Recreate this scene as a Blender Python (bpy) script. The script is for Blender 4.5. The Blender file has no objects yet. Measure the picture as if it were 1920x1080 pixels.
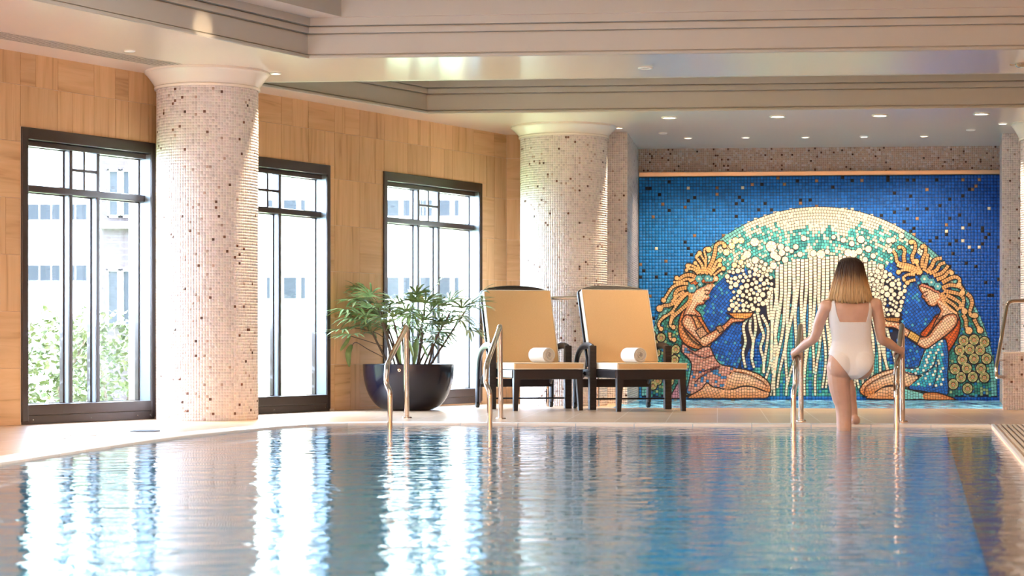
import bpy, bmesh, math, random
import numpy as np
from mathutils import Vector, Matrix
from mathutils.geometry import tessellate_polygon

PI = math.pi
random.seed(7)
S = bpy.context.scene
COL = S.collection
H = 0.558            # eye height above the deck
F = 4000.0           # focal length in pixels of the 1920 wide photograph
HORIZON = 650.0
CEIL = 2.658         # height of the lower soffit
WATER = -0.012
YAW = math.radians(5.5)

def P(px, py, d):
    """point seen at a pixel, d metres away along the view axis"""
    return Vector(((px - 960) * d / F, d, H + (HORIZON - py) * d / F))
def on_plane_z(px, py, z):
    return P(px, py, (H - z) * F / (py - HORIZON))

# ------------------------------------------------------------------ camera
cam_d = bpy.data.cameras.new('camera')
cam_d.lens = F / 1920 * 36
cam_d.sensor_width = 36
cam_d.shift_y = (HORIZON - 540) / 1920
cam_d.dof.use_dof = True
cam_d.dof.focus_distance = 15.6
cam_d.dof.aperture_fstop = 4.5
cam = bpy.data.objects.new('camera', cam_d)
cam.location = (0, 0, H)
cam.rotation_euler = (PI / 2, 0, 0)
COL.objects.link(cam)
S.camera = cam

# ------------------------------------------------------------------ exposure, sky, sun, large lights
S.view_settings.view_transform = 'Standard'
S.view_settings.look = 'None'
S.view_settings.exposure = 0.85
S.view_settings.gamma = 1.0
S.view_settings.use_curve_mapping = False
S.cycles.use_denoising = True
S.cycles.max_bounces = 10
S.cycles.transparent_max_bounces = 16
S.cycles.caustics_reflective = False
S.cycles.caustics_refractive = True
S.cycles.sample_clamp_indirect = 6.0

w = bpy.data.worlds.new('sky')
S.world = w
w.use_nodes = True
wn = w.node_tree.nodes
wn['Background'].inputs[0].default_value = (0.64, 0.79, 1.0, 1)
wn['Background'].inputs[1].default_value = 24.0

def lamp(name, kind, loc, energy, color, rot=(0, 0, 0), **kw):
    d = bpy.data.lights.new(name, kind)
    d.energy = energy
    d.color = color
    for k, v in kw.items():
        setattr(d, k, v)
    o = bpy.data.objects.new(name, d)
    o.location = loc
    o.rotation_euler = rot
    COL.objects.link(o)
    return o
def aim(o, target):
    o.rotation_euler = (Vector(target) - o.location).to_track_quat('-Z', 'Y').to_euler()

sun = lamp('sun', 'SUN', (0, -10, 30), 3.0, (1, 0.97, 0.9), angle=0.01)
aim(sun, Vector((0, -10, 30)) + Vector((-0.25, 0.8, -0.75)))

WARM = (1.0, 0.75, 0.49)
# added fill light, out of view high in the coffer over the pool
coffer_fill = lamp('coffer_fill', 'AREA', (-0.6, 9.5, 3.28), 100, (1, 0.92, 0.83), shape='RECTANGLE', size=5.0, size_y=8.0)
# added fill light behind the camera, brightening what faces the viewer
rear_fill = lamp('rear_fill', 'AREA', (1.0, -1.2, 2.55), 760, (1, 0.88, 0.76), shape='RECTANGLE', size=8.0, size_y=2.0)

# ------------------------------------------------------------------ materials
def mat(name, base=(.8, .8, .8), rough=.5, metal=0, spec=.5, coat=0):
    m = bpy.data.materials.new(name)
    m.use_nodes = True
    b = m.node_tree.nodes['Principled BSDF']
    b.inputs['Base Color'].default_value = (*base, 1)
    b.inputs['Roughness'].default_value = rough
    b.inputs['Metallic'].default_value = metal
    b.inputs['Specular IOR Level'].default_value = spec
    b.inputs['Coat Weight'].default_value = coat
    return m
def N(m, t, **kw):
    n = m.node_tree.nodes.new(t)
    for k, v in kw.items():
        if k.startswith('i_'):
            key = k[2:].replace('_', ' ')
            n.inputs[key].default_value = v
        else:
            setattr(n, k, v)
    return n
def L(m, a, b):
    m.node_tree.links.new(a, b)
def bsdf(m):
    return m.node_tree.nodes['Principled BSDF']
def ramp(m, stops):
    r = N(m, 'ShaderNodeValToRGB')
    e = r.color_ramp.elements
    while len(e) < len(stops):
        e.new(0.5)
    for x, (p, c) in zip(e, stops):
        x.position = p
        x.color = (*c, 1) if len(c) == 3 else c
    return r
def noise_col(m, scale, stops, detail=4, stretch=(1, 1, 1), bump=0, dist=0.002, per_object=False, coord='Object'):
    tc = N(m, 'ShaderNodeTexCoord')
    mp = N(m, 'ShaderNodeMapping')
    mp.inputs['Scale'].default_value = stretch
    L(m, tc.outputs[coord], mp.inputs[0])
    if per_object:
        oi = N(m, 'ShaderNodeObjectInfo')
        mu = N(m, 'ShaderNodeMath', operation='MULTIPLY')
        mu.inputs[1].default_value = 37.0
        L(m, oi.outputs['Random'], mu.inputs[0])
        cx = N(m, 'ShaderNodeCombineXYZ')
        for i in range(3):
            L(m, mu.outputs[0], cx.inputs[i])
        L(m, cx.outputs[0], mp.inputs['Location'])
    nz = N(m, 'ShaderNodeTexNoise')
    nz.inputs['Scale'].default_value = scale
    nz.inputs['Detail'].default_value = detail
    L(m, mp.outputs[0], nz.inputs['Vector'])
    r = ramp(m, stops)
    L(m, nz.outputs[0], r.inputs[0])
    L(m, r.outputs[0], bsdf(m).inputs['Base Color'])
    if bump:
        bp = N(m, 'ShaderNodeBump')
        bp.inputs['Strength'].default_value = bump
        bp.inputs['Distance'].default_value = dist
        L(m, nz.outputs[0], bp.inputs['Height'])
        L(m, bp.outputs[0], bsdf(m).inputs['Normal'])
    return nz, r
def tile_mat(name, rough=.3, spec=.5, gain=None):
    """every tile takes its colour from the mesh's own tile_colour attribute"""
    m = mat(name, rough=rough, spec=spec)
    a = N(m, 'ShaderNodeAttribute', attribute_name='tile_colour')
    L(m, a.outputs['Color'], bsdf(m).inputs['Base Color'])
    return m
def emit(name, color, strength):
    m = bpy.data.materials.new(name)
    m.use_nodes = True
    nt = m.node_tree
    nt.nodes.clear()
    e = nt.nodes.new('ShaderNodeEmission')
    o = nt.nodes.new('ShaderNodeOutputMaterial')
    e.inputs[0].default_value = (*color, 1)
    e.inputs[1].default_value = strength
    nt.links.new(e.outputs[0], o.inputs[0])
    return m

M = {}
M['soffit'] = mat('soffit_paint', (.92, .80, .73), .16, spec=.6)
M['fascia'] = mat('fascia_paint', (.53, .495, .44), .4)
M['capital'] = mat('capital_paint', (.86, .78, .70), .22)
M['frame'] = mat('window_frame_metal', (.030, .017, .013), .34, spec=.6, coat=.5)
M['sill'] = mat('window_sill_metal', (.075, .055, .045), .3, metal=.3)
M['reveal'] = mat('reveal_sky_tint', (.22, .25, .29), .25, metal=.3)  # paler blue-grey puts sky light into the colour of the reveals
M['chrome'] = mat('polished_steel', (.60, .54, .49), .07, metal=1)
M['brushed'] = mat('brushed_steel', (.52, .42, .31), .36, metal=1)
M['dark_slot'] = mat('dark_slot', (.02, .02, .02), .6)
M['white_plastic'] = mat('white_plastic', (.85, .83, .8), .35)
M['grout'] = mat('pale_grout', (.92, .87, .84), .8)
M['dark_grout'] = mat('dark_grout', (.012, .012, .018), .6)
for nm, st in (('stone_upright', (2.2, 2.2, .16)), ('stone_level', (.16, 2.2, 2.2))):
    m = mat(nm, rough=.42, spec=.35)
    nz, r = noise_col(m, 7, [(.26, (.50, .28, .125)), (.40, (.68, .41, .205)), (.60, (.75, .475, .25)), (.78, (.64, .375, .18))],
              detail=5, stretch=st, bump=.06, per_object=True)
    nz.inputs['Distortion'].default_value = .8
    # tone differs from slab to slab
    oi = N(m, 'ShaderNodeObjectInfo')
    hs = N(m, 'ShaderNodeHueSaturation')
    mr = N(m, 'ShaderNodeMapRange')
    mr.inputs['To Min'].default_value = .91
    mr.inputs['To Max'].default_value = 1.06
    L(m, oi.outputs['Random'], mr.inputs[0])
    L(m, mr.outputs[0], hs.inputs['Value'])
    L(m, r.outputs[0], hs.inputs['Color'])
    L(m, hs.outputs[0], bsdf(m).inputs['Base Color'])
    M[nm] = m
M['joint'] = mat('stone_joint', (.80, .64, .47), .8)
M['tile'] = tile_mat('mosaic_tile', .22)
M['mural_tile'] = tile_mat('mural_tile', .38, .3)
m = M['deck'] = mat('deck_tile', rough=.26)
tc = N(m, 'ShaderNodeTexCoord')
mp = N(m, 'ShaderNodeMapping')
mp.inputs['Rotation'].default_value = (0, 0, YAW)
br = N(m, 'ShaderNodeTexBrick')
br.offset = 0
br.inputs['Color1'].default_value = (.64, .44, .29, 1)
br.inputs['Color2'].default_value = (.60, .41, .27, 1)
br.inputs['Mortar'].default_value = (.74, .56, .41, 1)
br.inputs['Scale'].default_value = 1.0
br.inputs['Mortar Size'].default_value = .004
br.inputs['Brick Width'].default_value = .38
br.inputs['Row Height'].default_value = .38
L(m, tc.outputs['Object'], mp.inputs[0]); L(m, mp.outputs[0], br.inputs[0])
L(m, br.outputs[0], bsdf(m).inputs['Base Color'])
M['coping'] = mat('coping_stone', (.92, .87, .80), .35)
M['ledge'] = mat('wet_brown_stone', (.34, .17, .08), .4)
m = M['basin'] = mat('blue_pool_tile', rough=.4)
tc = N(m, 'ShaderNodeTexCoord')
br = N(m, 'ShaderNodeTexBrick')
br.offset = 0
br.inputs['Color1'].default_value = (.022, .44, .82, 1)
br.inputs['Color2'].default_value = (.026, .47, .85, 1)
br.inputs['Mortar'].default_value = (.09, .58, .84, 1)
br.inputs['Scale'].default_value = 1
br.inputs['Mortar Size'].default_value = .004
br.inputs['Brick Width'].default_value = .1
br.inputs['Row Height'].default_value = .1
L(m, tc.outputs['Object'], br.inputs[0]); L(m, br.outputs[0], bsdf(m).inputs['Base Color'])

def thin_fresnel(m, ior):
    """the same reflectance from either side of a surface"""
    fr = N(m, 'ShaderNodeFresnel')
    g = N(m, 'ShaderNodeNewGeometry')
    mr = N(m, 'ShaderNodeMapRange')
    mr.inputs['To Min'].default_value = ior
    mr.inputs['To Max'].default_value = 1 / ior
    L(m, g.outputs['Backfacing'], mr.inputs[0])
    L(m, mr.outputs[0], fr.inputs['IOR'])
    return fr
def water_mat(name, tint, scale, strength, foam=None, stretch=(1, 1, 1)):
    m = bpy.data.materials.new(name)
    m.use_nodes = True
    nt = m.node_tree
    nt.nodes.clear()
    out = N(m, 'ShaderNodeOutputMaterial')
    tr = N(m, 'ShaderNodeBsdfRefraction' if not foam else 'ShaderNodeBsdfTransparent')
    tr.inputs[0].default_value = (*tint, 1)
    if not foam:
        tr.inputs['IOR'].default_value = 1.33
        tr.inputs['Roughness'].default_value = .0
    gl = N(m, 'ShaderNodeBsdfGlossy')
    gl.inputs['Roughness'].default_value = .02
    gl.inputs['Color'].default_value = (1, 1, 1, 1)
    fr = thin_fresnel(m, 1.33)
    tc = N(m, 'ShaderNodeTexCoord')
    mp = N(m, 'ShaderNodeMapping')
    mp.inputs['Scale'].default_value = stretch
    L(m, tc.outputs['Object'], mp.inputs[0])
    n1 = N(m, 'ShaderNodeTexNoise')
    n1.inputs['Scale'].default_value = scale
    n1.inputs['Detail'].default_value = 3.0
    n1.inputs['Roughness'].default_value = .56
    n1.inputs['Distortion'].default_value = .6
    L(m, mp.outputs[0], n1.inputs['Vector'])
    bp = N(m, 'ShaderNodeBump')
    bp.inputs['Strength'].default_value = 1
    bp.inputs['Distance'].default_value = strength
    L(m, n1.outputs[0], bp.inputs['Height'])
    L(m, bp.outputs[0], gl.inputs['Normal'])
    if not foam:
        L(m, bp.outputs[0], tr.inputs['Normal'])
    L(m, bp.outputs[0], fr.inputs['Normal'])
    mx = N(m, 'ShaderNodeMixShader')
    L(m, fr.outputs[0], mx.inputs[0]); L(m, tr.outputs[0], mx.inputs[1]); L(m, gl.outputs[0], mx.inputs[2])
    last = mx
    if foam:
        df = N(m, 'ShaderNodeBsdfDiffuse')
        df.inputs[0].default_value = (.22, .60, .95, 1)
        fn = N(m, 'ShaderNodeTexNoise')
        fn.inputs['Scale'].default_value = foam
        fn.inputs['Detail'].default_value = 5
        L(m, tc.outputs['Object'], fn.inputs['Vector'])
        fr2 = ramp(m, [(.42, (0, 0, 0)), (.62, (1, 1, 1))])
        L(m, fn.outputs[0], fr2.inputs[0])
        m2 = N(m, 'ShaderNodeMixShader')
        L(m, fr2.outputs[0], m2.inputs[0]); L(m, mx.outputs[0], m2.inputs[1]); L(m, df.outputs[0], m2.inputs[2])
        last = m2
    L(m, last.outputs[0], out.inputs[0])
    return m
M['water'] = water_mat('pool_water', (.82, .97, 1.0), 5.2, .0095, stretch=(.75, 1.2, 1))
M['splash_water'] = water_mat('splash_water', (.72, .93, 1.0), 9, .02, foam=8)
m = M['glass'] = bpy.data.materials.new('window_glass')
m.use_nodes = True
m.node_tree.nodes.clear()
out = N(m, 'ShaderNodeOutputMaterial'); tr = N(m, 'ShaderNodeBsdfTransparent'); gl = N(m, 'ShaderNodeBsdfGlossy')
gl.inputs['Roughness'].default_value = 0.0
tr.inputs[0].default_value = (.97, .985, 1, 1)
fr = thin_fresnel(m, 1.45)
mx = N(m, 'ShaderNodeMixShader')
L(m, fr.outputs[0], mx.inputs[0]); L(m, tr.outputs[0], mx.inputs[1]); L(m, gl.outputs[0], mx.inputs[2]); L(m, mx.outputs[0], out.inputs[0])

# ------------------------------------------------------------------ mesh helpers
class MB:
    def __init__(self):
        self.v, self.f, self.c = [], [], []
    def add(self, vs, fs, col=None):
        o = len(self.v)
        self.v.extend([tuple(p) for p in vs])
        self.f.extend([tuple(i + o for i in f) for f in fs])
        if col is not None:
            self.c.extend([col] * len(fs))
        return self
    def box(self, x0, x1, y0, y1, z0, z1, mx=None):
        vs = [Vector((x, y, z)) for z in (z0, z1) for y in (y0, y1) for x in (x0, x1)]
        if mx is not None:
            vs = [mx @ p for p in vs]
        return self.add(vs, [(0, 2, 3, 1), (4, 5, 7, 6), (0, 1, 5, 4), (2, 6, 7, 3), (0, 4, 6, 2), (1, 3, 7, 5)])
    def bevel_box(self, x0, x1, y0, y1, z0, z1, b=.01, mx=None, seg=2):
        bm = bmesh.new()
        bmesh.ops.create_cube(bm, size=1)
        for v in bm.verts:
            v.co = Vector(((x0 + x1) / 2 + v.co.x * (x1 - x0), (y0 + y1) / 2 + v.co.y * (y1 - y0), (z0 + z1) / 2 + v.co.z * (z1 - z0)))
        bmesh.ops.bevel(bm, geom=list(bm.edges), offset=b, segments=seg, affect='EDGES', profile=.6)
        return self.bm(bm, mx)
    def bm(self, bm, mx=None):
        bm.verts.index_update()
        vs = [mx @ v.co if mx is not None else v.co.copy() for v in bm.verts]
        fs = [[v.index for v in f.verts] for f in bm.faces]
        bm.free()
        return self.add(vs, fs)
    def tube(self, pts, r, n=10, cap=True, flat=None):
        pts = [Vector(p) for p in pts]
        k = len(pts)
        rs = r if isinstance(r, (list, tuple)) else [r] * k
        tang = []
        for i in range(k):
            t = (pts[min(i + 1, k - 1)] - pts[max(i - 1, 0)])
            tang.append(t.normalized() if t.length > 1e-9 else Vector((0, 0, 1)))
        up = Vector((0, 0, 1)) if abs(tang[0].z) < .9 else Vector((1, 0, 0))
        u = tang[0].cross(up).normalized()
        vs = []
        for i in range(k):
            u = (u - tang[i] * u.dot(tang[i])).normalized()
            wv = tang[i].cross(u)
            for j in range(n):
                a = 2 * PI * j / n
                q = u * math.cos(a) + wv * math.sin(a) * (flat or 1)
                vs.append(pts[i] + q * rs[i])
        fs = []
        for i in range(k - 1):
            for j in range(n):
                a, b = i * n + j, i * n + (j + 1) % n
                fs.append((a, b, b + n, a + n))
        if cap:
            fs.append(tuple(range(n - 1, -1, -1)))
            fs.append(tuple(range((k - 1) * n, k * n)))
        return self.add(vs, fs)
    def lathe(self, prof, n=32, c=(0, 0, 0), cap=False, mx=None):
        vs, fs = [], []
        for r, z in prof:
            for j in range(n):
                a = 2 * PI * j / n
                p = Vector((c[0] + r * math.cos(a), c[1] + r * math.sin(a), c[2] + z))
                vs.append(mx @ p if mx is not None else p)
        for i in range(len(prof) - 1):
            for j in range(n):
                a, b = i * n + j, i * n + (j + 1) % n
                fs.append((a, b, b + n, a + n))
        if cap:
            fs.append(tuple(range(n - 1, -1, -1)))
            fs.append(tuple(range((len(prof) - 1) * n, len(prof) * n)))
        return self.add(vs, fs)
    def prism(self, poly, fn0, fn1, caps=(True, True)):
        """poly of 2D points, fn0/fn1 map a 2D point to the two 3D faces"""
        n = len(poly)
        vs = [fn0(p) for p in poly] + [fn1(p) for p in poly]
        fs = [(i, (i + 1) % n, n + (i + 1) % n, n + i) for i in range(n)]
        tri = tessellate_polygon([[Vector((p[0], p[1], 0)) for p in poly]])
        if caps[0]:
            fs += [(a, b, c) for a, b, c in tri]
        if caps[1]:
            fs += [(n + a, n + b, n + c) for a, b, c in tri]
        return self.add(vs, fs)

def mesh_from(name, mb, m, smooth=False, mx=None):
    me = bpy.data.meshes.new(name)
    me.from_pydata(mb.v, [], mb.f)
    if mx is not None:
        me.transform(mx)
    me.materials.append(m)
    if mb.c and len(mb.c) == len(mb.f):
        at = me.attributes.new('tile_colour', 'FLOAT_COLOR', 'FACE')
        buf = np.ones((len(mb.f), 4), np.float32)
        buf[:, :3] = np.array(mb.c, np.float32)[:, :3]
        at.data.foreach_set('color', buf.ravel())
    bm = bmesh.new()
    bm.from_mesh(me)
    if len(bm.faces) < 60000:
        bmesh.ops.recalc_face_normals(bm, faces=bm.faces)
    bm.to_mesh(me)
    bm.free()
    if smooth:
        me.polygons.foreach_set('use_smooth', [True] * len(me.polygons))
        if smooth != 'all':
            me.set_sharp_from_angle(angle=math.radians(42))
    return me
ROOT = {}
def obj(name, mb, m, parent=None, smooth=False, local=False, kind=None, label=None):
    """link one mesh object; world coordinates are brought into the parent's frame unless local"""
    mx = None
    if parent is not None and not local:
        top = parent
        while top.parent:
            top = top.parent
        mx = (Matrix.Translation(top.location) @ top.rotation_euler.to_matrix().to_4x4()).inverted()
    me = mb if isinstance(mb, bpy.types.Mesh) else mesh_from(name, mb, m, smooth, mx)
    o = bpy.data.objects.new(name, me)
    COL.objects.link(o)
    o.parent = parent
    if kind:
        o['kind'] = kind
    if label:
        o['label'] = label
    return o
def thing(name, label, cat, loc=(0, 0, 0), rz=0, group=None):
    o = bpy.data.objects.new(name, None)
    o.empty_display_size = .1
    COL.objects.link(o)
    o.location = loc
    o.rotation_euler = (0, 0, rz)
    return tag(o, label, cat, group)
def tag(o, label, cat, group=None):
    o['label'] = label
    o['category'] = cat
    if group:
        o['group'] = group
    return o
def place(o, loc, rz=0):
    o.location = loc
    o.rotation_euler = (0, 0, rz)
    return o
def dup(root, loc, rz, label, group=None):
    r = root.copy()
    COL.objects.link(r)
    r.location = loc
    r.rotation_euler = (0, 0, rz)
    r['label'] = label
    if group:
        r['group'] = group
    for ch in root.children:
        c = ch.copy()
        COL.objects.link(c)
        c.parent = r
        for g in ch.children:
            d = g.copy()
            COL.objects.link(d)
            d.parent = c
    return r
def catmull(pts, seg=6):
    pts = [Vector(p) for p in pts]
    out = []
    for i in range(len(pts) - 1):
        p0, p1, p2, p3 = pts[max(i - 1, 0)], pts[i], pts[i + 1], pts[min(i + 2, len(pts) - 1)]
        for k in range(seg):
            t = k / seg
            out.append(.5 * ((2 * p1) + (p2 - p0) * t + (2 * p0 - 5 * p1 + 4 * p2 - p3) * t * t + (3 * p1 - p0 - 3 * p2 + p3) * t ** 3))
    out.append(pts[-1])
    return out
def round_path(pts, r=.05, seg=5):
    """polyline with its corners rounded"""
    pts = [Vector(p) for p in pts]
    out = [pts[0]]
    for i in range(1, len(pts) - 1):
        a, b, c = pts[i - 1], pts[i], pts[i + 1]
        d1, d2 = (a - b), (c - b)
        k = min(r, d1.length * .48, d2.length * .48)
        p, q = b + d1.normalized() * k, b + d2.normalized() * k
        for j in range(seg + 1):
            t = j / seg
            out.append(p * (1 - t) ** 2 + b * 2 * t * (1 - t) + q * t * t)
    out.append(pts[-1])
    return out
def offset_poly(poly, o):
    """offset a counter-clockwise polygon inward by o, mitred"""
    n = len(poly)
    res = []
    for i in range(n):
        a, b, c = Vector(poly[i - 1]), Vector(poly[i]), Vector(poly[(i + 1) % n])
        d1, d2 = (b - a).normalized(), (c - b).normalized()
        n1, n2 = Vector((-d1.y, d1.x)), Vector((-d2.y, d2.x))
        k = (n1 + n2)
        k = k / max(k.dot(n1), .2)
        res.append(b + k * o)
    return res
def sweep_loop(mb, poly, prof, closed=True):
    rings = [[(p.x, p.y, z) for p in offset_poly(poly, o)] for o, z in prof]
    n = len(poly)
    vs = [q for r in rings for q in r]
    fs = []
    for i in range(len(prof) - 1):
        for j in range(n if closed else n - 1):
            a, b = i * n + j, i * n + (j + 1) % n
            fs.append((a, b, b + n, a + n))
    mb.add(vs, fs)
def tess(mb, loops, z, up=True):
    flat = [Vector((p[0], p[1], 0)) for l in loops for p in l]
    tri = tessellate_polygon([[Vector((p[0], p[1], 0)) for p in l] for l in loops])
    mb.add([(p.x, p.y, z) for p in flat], tri)

def tile_field(name, fn, nu, nv, colours, parent, m, gap=.12, lift=.003, keep=None):
    """nu x nv separate raised tiles; fn(u, v, h) -> arrays of xyz with u, v in cells and h the lift"""
    iu, iv = np.meshgrid(np.arange(nu), np.arange(nv), indexing='ij')
    iu, iv = iu.ravel(), iv.ravel()
    if keep is not None:
        k = keep(iu, iv)
        iu, iv = iu[k], iv[k]
        colours = colours[k]
    n = len(iu)
    g = gap / 2
    rg = np.random.RandomState(5)
    hh = lift * (0.75 + .5 * rg.rand(n))
    quads = []
    for lev in (0, 1):
        e = g * (1 if lev else .55)
        for du, dv in ((e, e), (1 - e, e), (1 - e, 1 - e), (e, 1 - e)):
            quads.append(np.stack(fn(iu + du, iv + dv, hh * lev - (0 if lev else .0005)), -1))
    v = np.stack(quads, 1).reshape(-1, 3)
    base = (np.arange(n) * 8)[:, None]
    f = np.concatenate([base + np.array([[4, 5, 6, 7]])] + [base + np.array([[a, b, 4 + b, 4 + a]]) for a, b in ((0, 1), (1, 2), (2, 3), (3, 0))], 1).reshape(-1, 4)
    me = bpy.data.meshes.new(name)
    me.vertices.add(len(v))
    me.vertices.foreach_set('co', v.ravel())
    me.loops.add(len(f) * 4)
    me.loops.foreach_set('vertex_index', f.ravel().astype(np.int32))
    me.polygons.add(len(f))
    me.polygons.foreach_set('loop_start', np.arange(0, len(f) * 4, 4, dtype=np.int32))
    me.update(calc_edges=True)
    me.materials.append(m)
    at = me.attributes.new('tile_colour', 'FLOAT_COLOR', 'FACE')
    buf = np.ones((n, 5, 4), np.float32)
    buf[:, :, :3] = colours[:, None, :]
    at.data.foreach_set('color', buf.ravel())
    o = obj(name, me, m, parent)
    o['kind'] = 'stuff'
    return o
def pale_colours(n, seed, dark=.012, base=(.74, .655, .63)):
    rg = np.random.RandomState(seed)
    b = np.array(base)
    c = b * (0.90 + .18 * rg.rand(n, 1)) * (1 + .07 * (rg.rand(n, 3) - .5))
    lav = rg.rand(n) < .25
    c[lav] = np.array((.66, .57, .56)) * (.85 + .3 * rg.rand(lav.sum(), 1))
    mid = rg.rand(n) < .02
    c[mid] = np.array((.46, .33, .28)) * (.8 + .4 * rg.rand(mid.sum(), 1))
    dk = rg.rand(n) < dark
    c[dk] = np.array((.13, .055, .035)) * (.6 + .9 * rg.rand(dk.sum(), 1))
    return np.clip(c, 0, 1)
# ================================================================== the hall
A = Vector((-3.608, 15.035, 0))
DW = Vector((.5025, .8646, 0))           # along the window wall, away from the viewer
NW = Vector((.8646, -.5025, 0))          # out of the wall, into the hall
RZW = math.atan2(DW.y, DW.x)
EB = Vector((math.cos(YAW), -math.sin(YAW), 0))      # along the far walls, to the right
NB = Vector((math.sin(YAW), math.cos(YAW), 0))       # away from the viewer
SCORNER = 7.075
S0 = -6.2
WTOP = 2.66
WINDOWS = [(.2145, 1.684, .018, 2.129), (2.41, 4.03, .018, 2.131), (4.864, 6.592, .03, 2.142)]

def subtract(r, h):
    """rectangle r minus rectangle h"""
    a0, a1, b0, b1 = r
    c0, c1, d0, d1 = h
    if c0 >= a1 or c1 <= a0 or d0 >= b1 or d1 <= b0:
        return [r]
    out = []
    if d1 < b1:
        out.append((a0, a1, d1, b1))
    if d0 > b0:
        out.append((a0, a1, b0, d0))
    lo, hi = max(b0, d0), min(b1, d1)
    if c0 > a0:
        out.append((a0, c0, lo, hi))
    if c1 < a1:
        out.append((c1, a1, lo, hi))
    return out

# ---- window wall, its local x runs along the wall, local y goes outward
mb = MB()
rects = [(S0, SCORNER + .25, -.05, WTOP + .45)]
for wd in WINDOWS:
    rects = [q for r in rects for q in subtract(r, (wd[0], wd[1], wd[2], wd[3]))]
for a0, a1, b0, b1 in rects:
    mb.box(a0, a1, .0045, .26, b0, b1)
wall_left = obj('wall_left', mb, M['joint'], kind='structure')
place(wall_left, A, RZW)
PW, PH = .39, .404
cells = {}
rg = random.Random(11)
k0 = int((S0 - .205) / PW) - 1
zs = [0, .404, .808, 1.212, 1.616, 2.02, 2.424, WTOP]
ip = 0
for i in range(k0, 22):
    for j in range(7):
        r = (max(.205 + i * PW, S0), min(.205 + (i + 1) * PW, SCORNER), zs[j], zs[j + 1])
        if r[1] - r[0] < .03:
            continue
        # some slabs are cut in two strips, as on the wall
        subs = [r]
        if rg.random() < .34 and r[1] - r[0] > .3:
            c = r[0] + (r[1] - r[0]) * rg.choice([.4, .62])
            subs = [(r[0], c, r[2], r[3]), (c, r[1], r[2], r[3])]
        for wd in WINDOWS:
            subs = [q for s in subs for q in subtract(s, wd)]
        for a0, a1, b0, b1 in subs:
            if a1 - a0 < .02 or b1 - b0 < .02:
                continue
            if a1 < -1.2:
                continue
            mb = MB()
            y0 = rg.uniform(-.0006, .0006)
            g = .0012
            # chamfered slab
            vs = [(a0 + g, .006, b0 + g), (a1 - g, .006, b0 + g), (a1 - g, .006, b1 - g), (a0 + g, .006, b1 - g)]
            e = g + .0006
            vs += [(a0 + e, y0, b0 + e), (a1 - e, y0, b0 + e), (a1 - e, y0, b1 - e), (a0 + e, y0, b1 - e)]
            mb.add(vs, [(4, 5, 6, 7), (0, 1, 5, 4), (1, 2, 6, 5), (2, 3, 7, 6), (3, 0, 4, 7)])
            o = obj('stone_panel', mb, M['stone_level' if (i * 3 + j * 2 + rg.randint(0, 1)) % 3 == 0 else 'stone_upright'], wall_left, local=True)
# outside the picture the cladding goes on as one sheet
mb = MB()
mb.box(S0, -1.2, 0, .0045, 0, WTOP)
obj('plain_cladding', mb, M['stone_upright'], wall_left, local=True)

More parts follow.
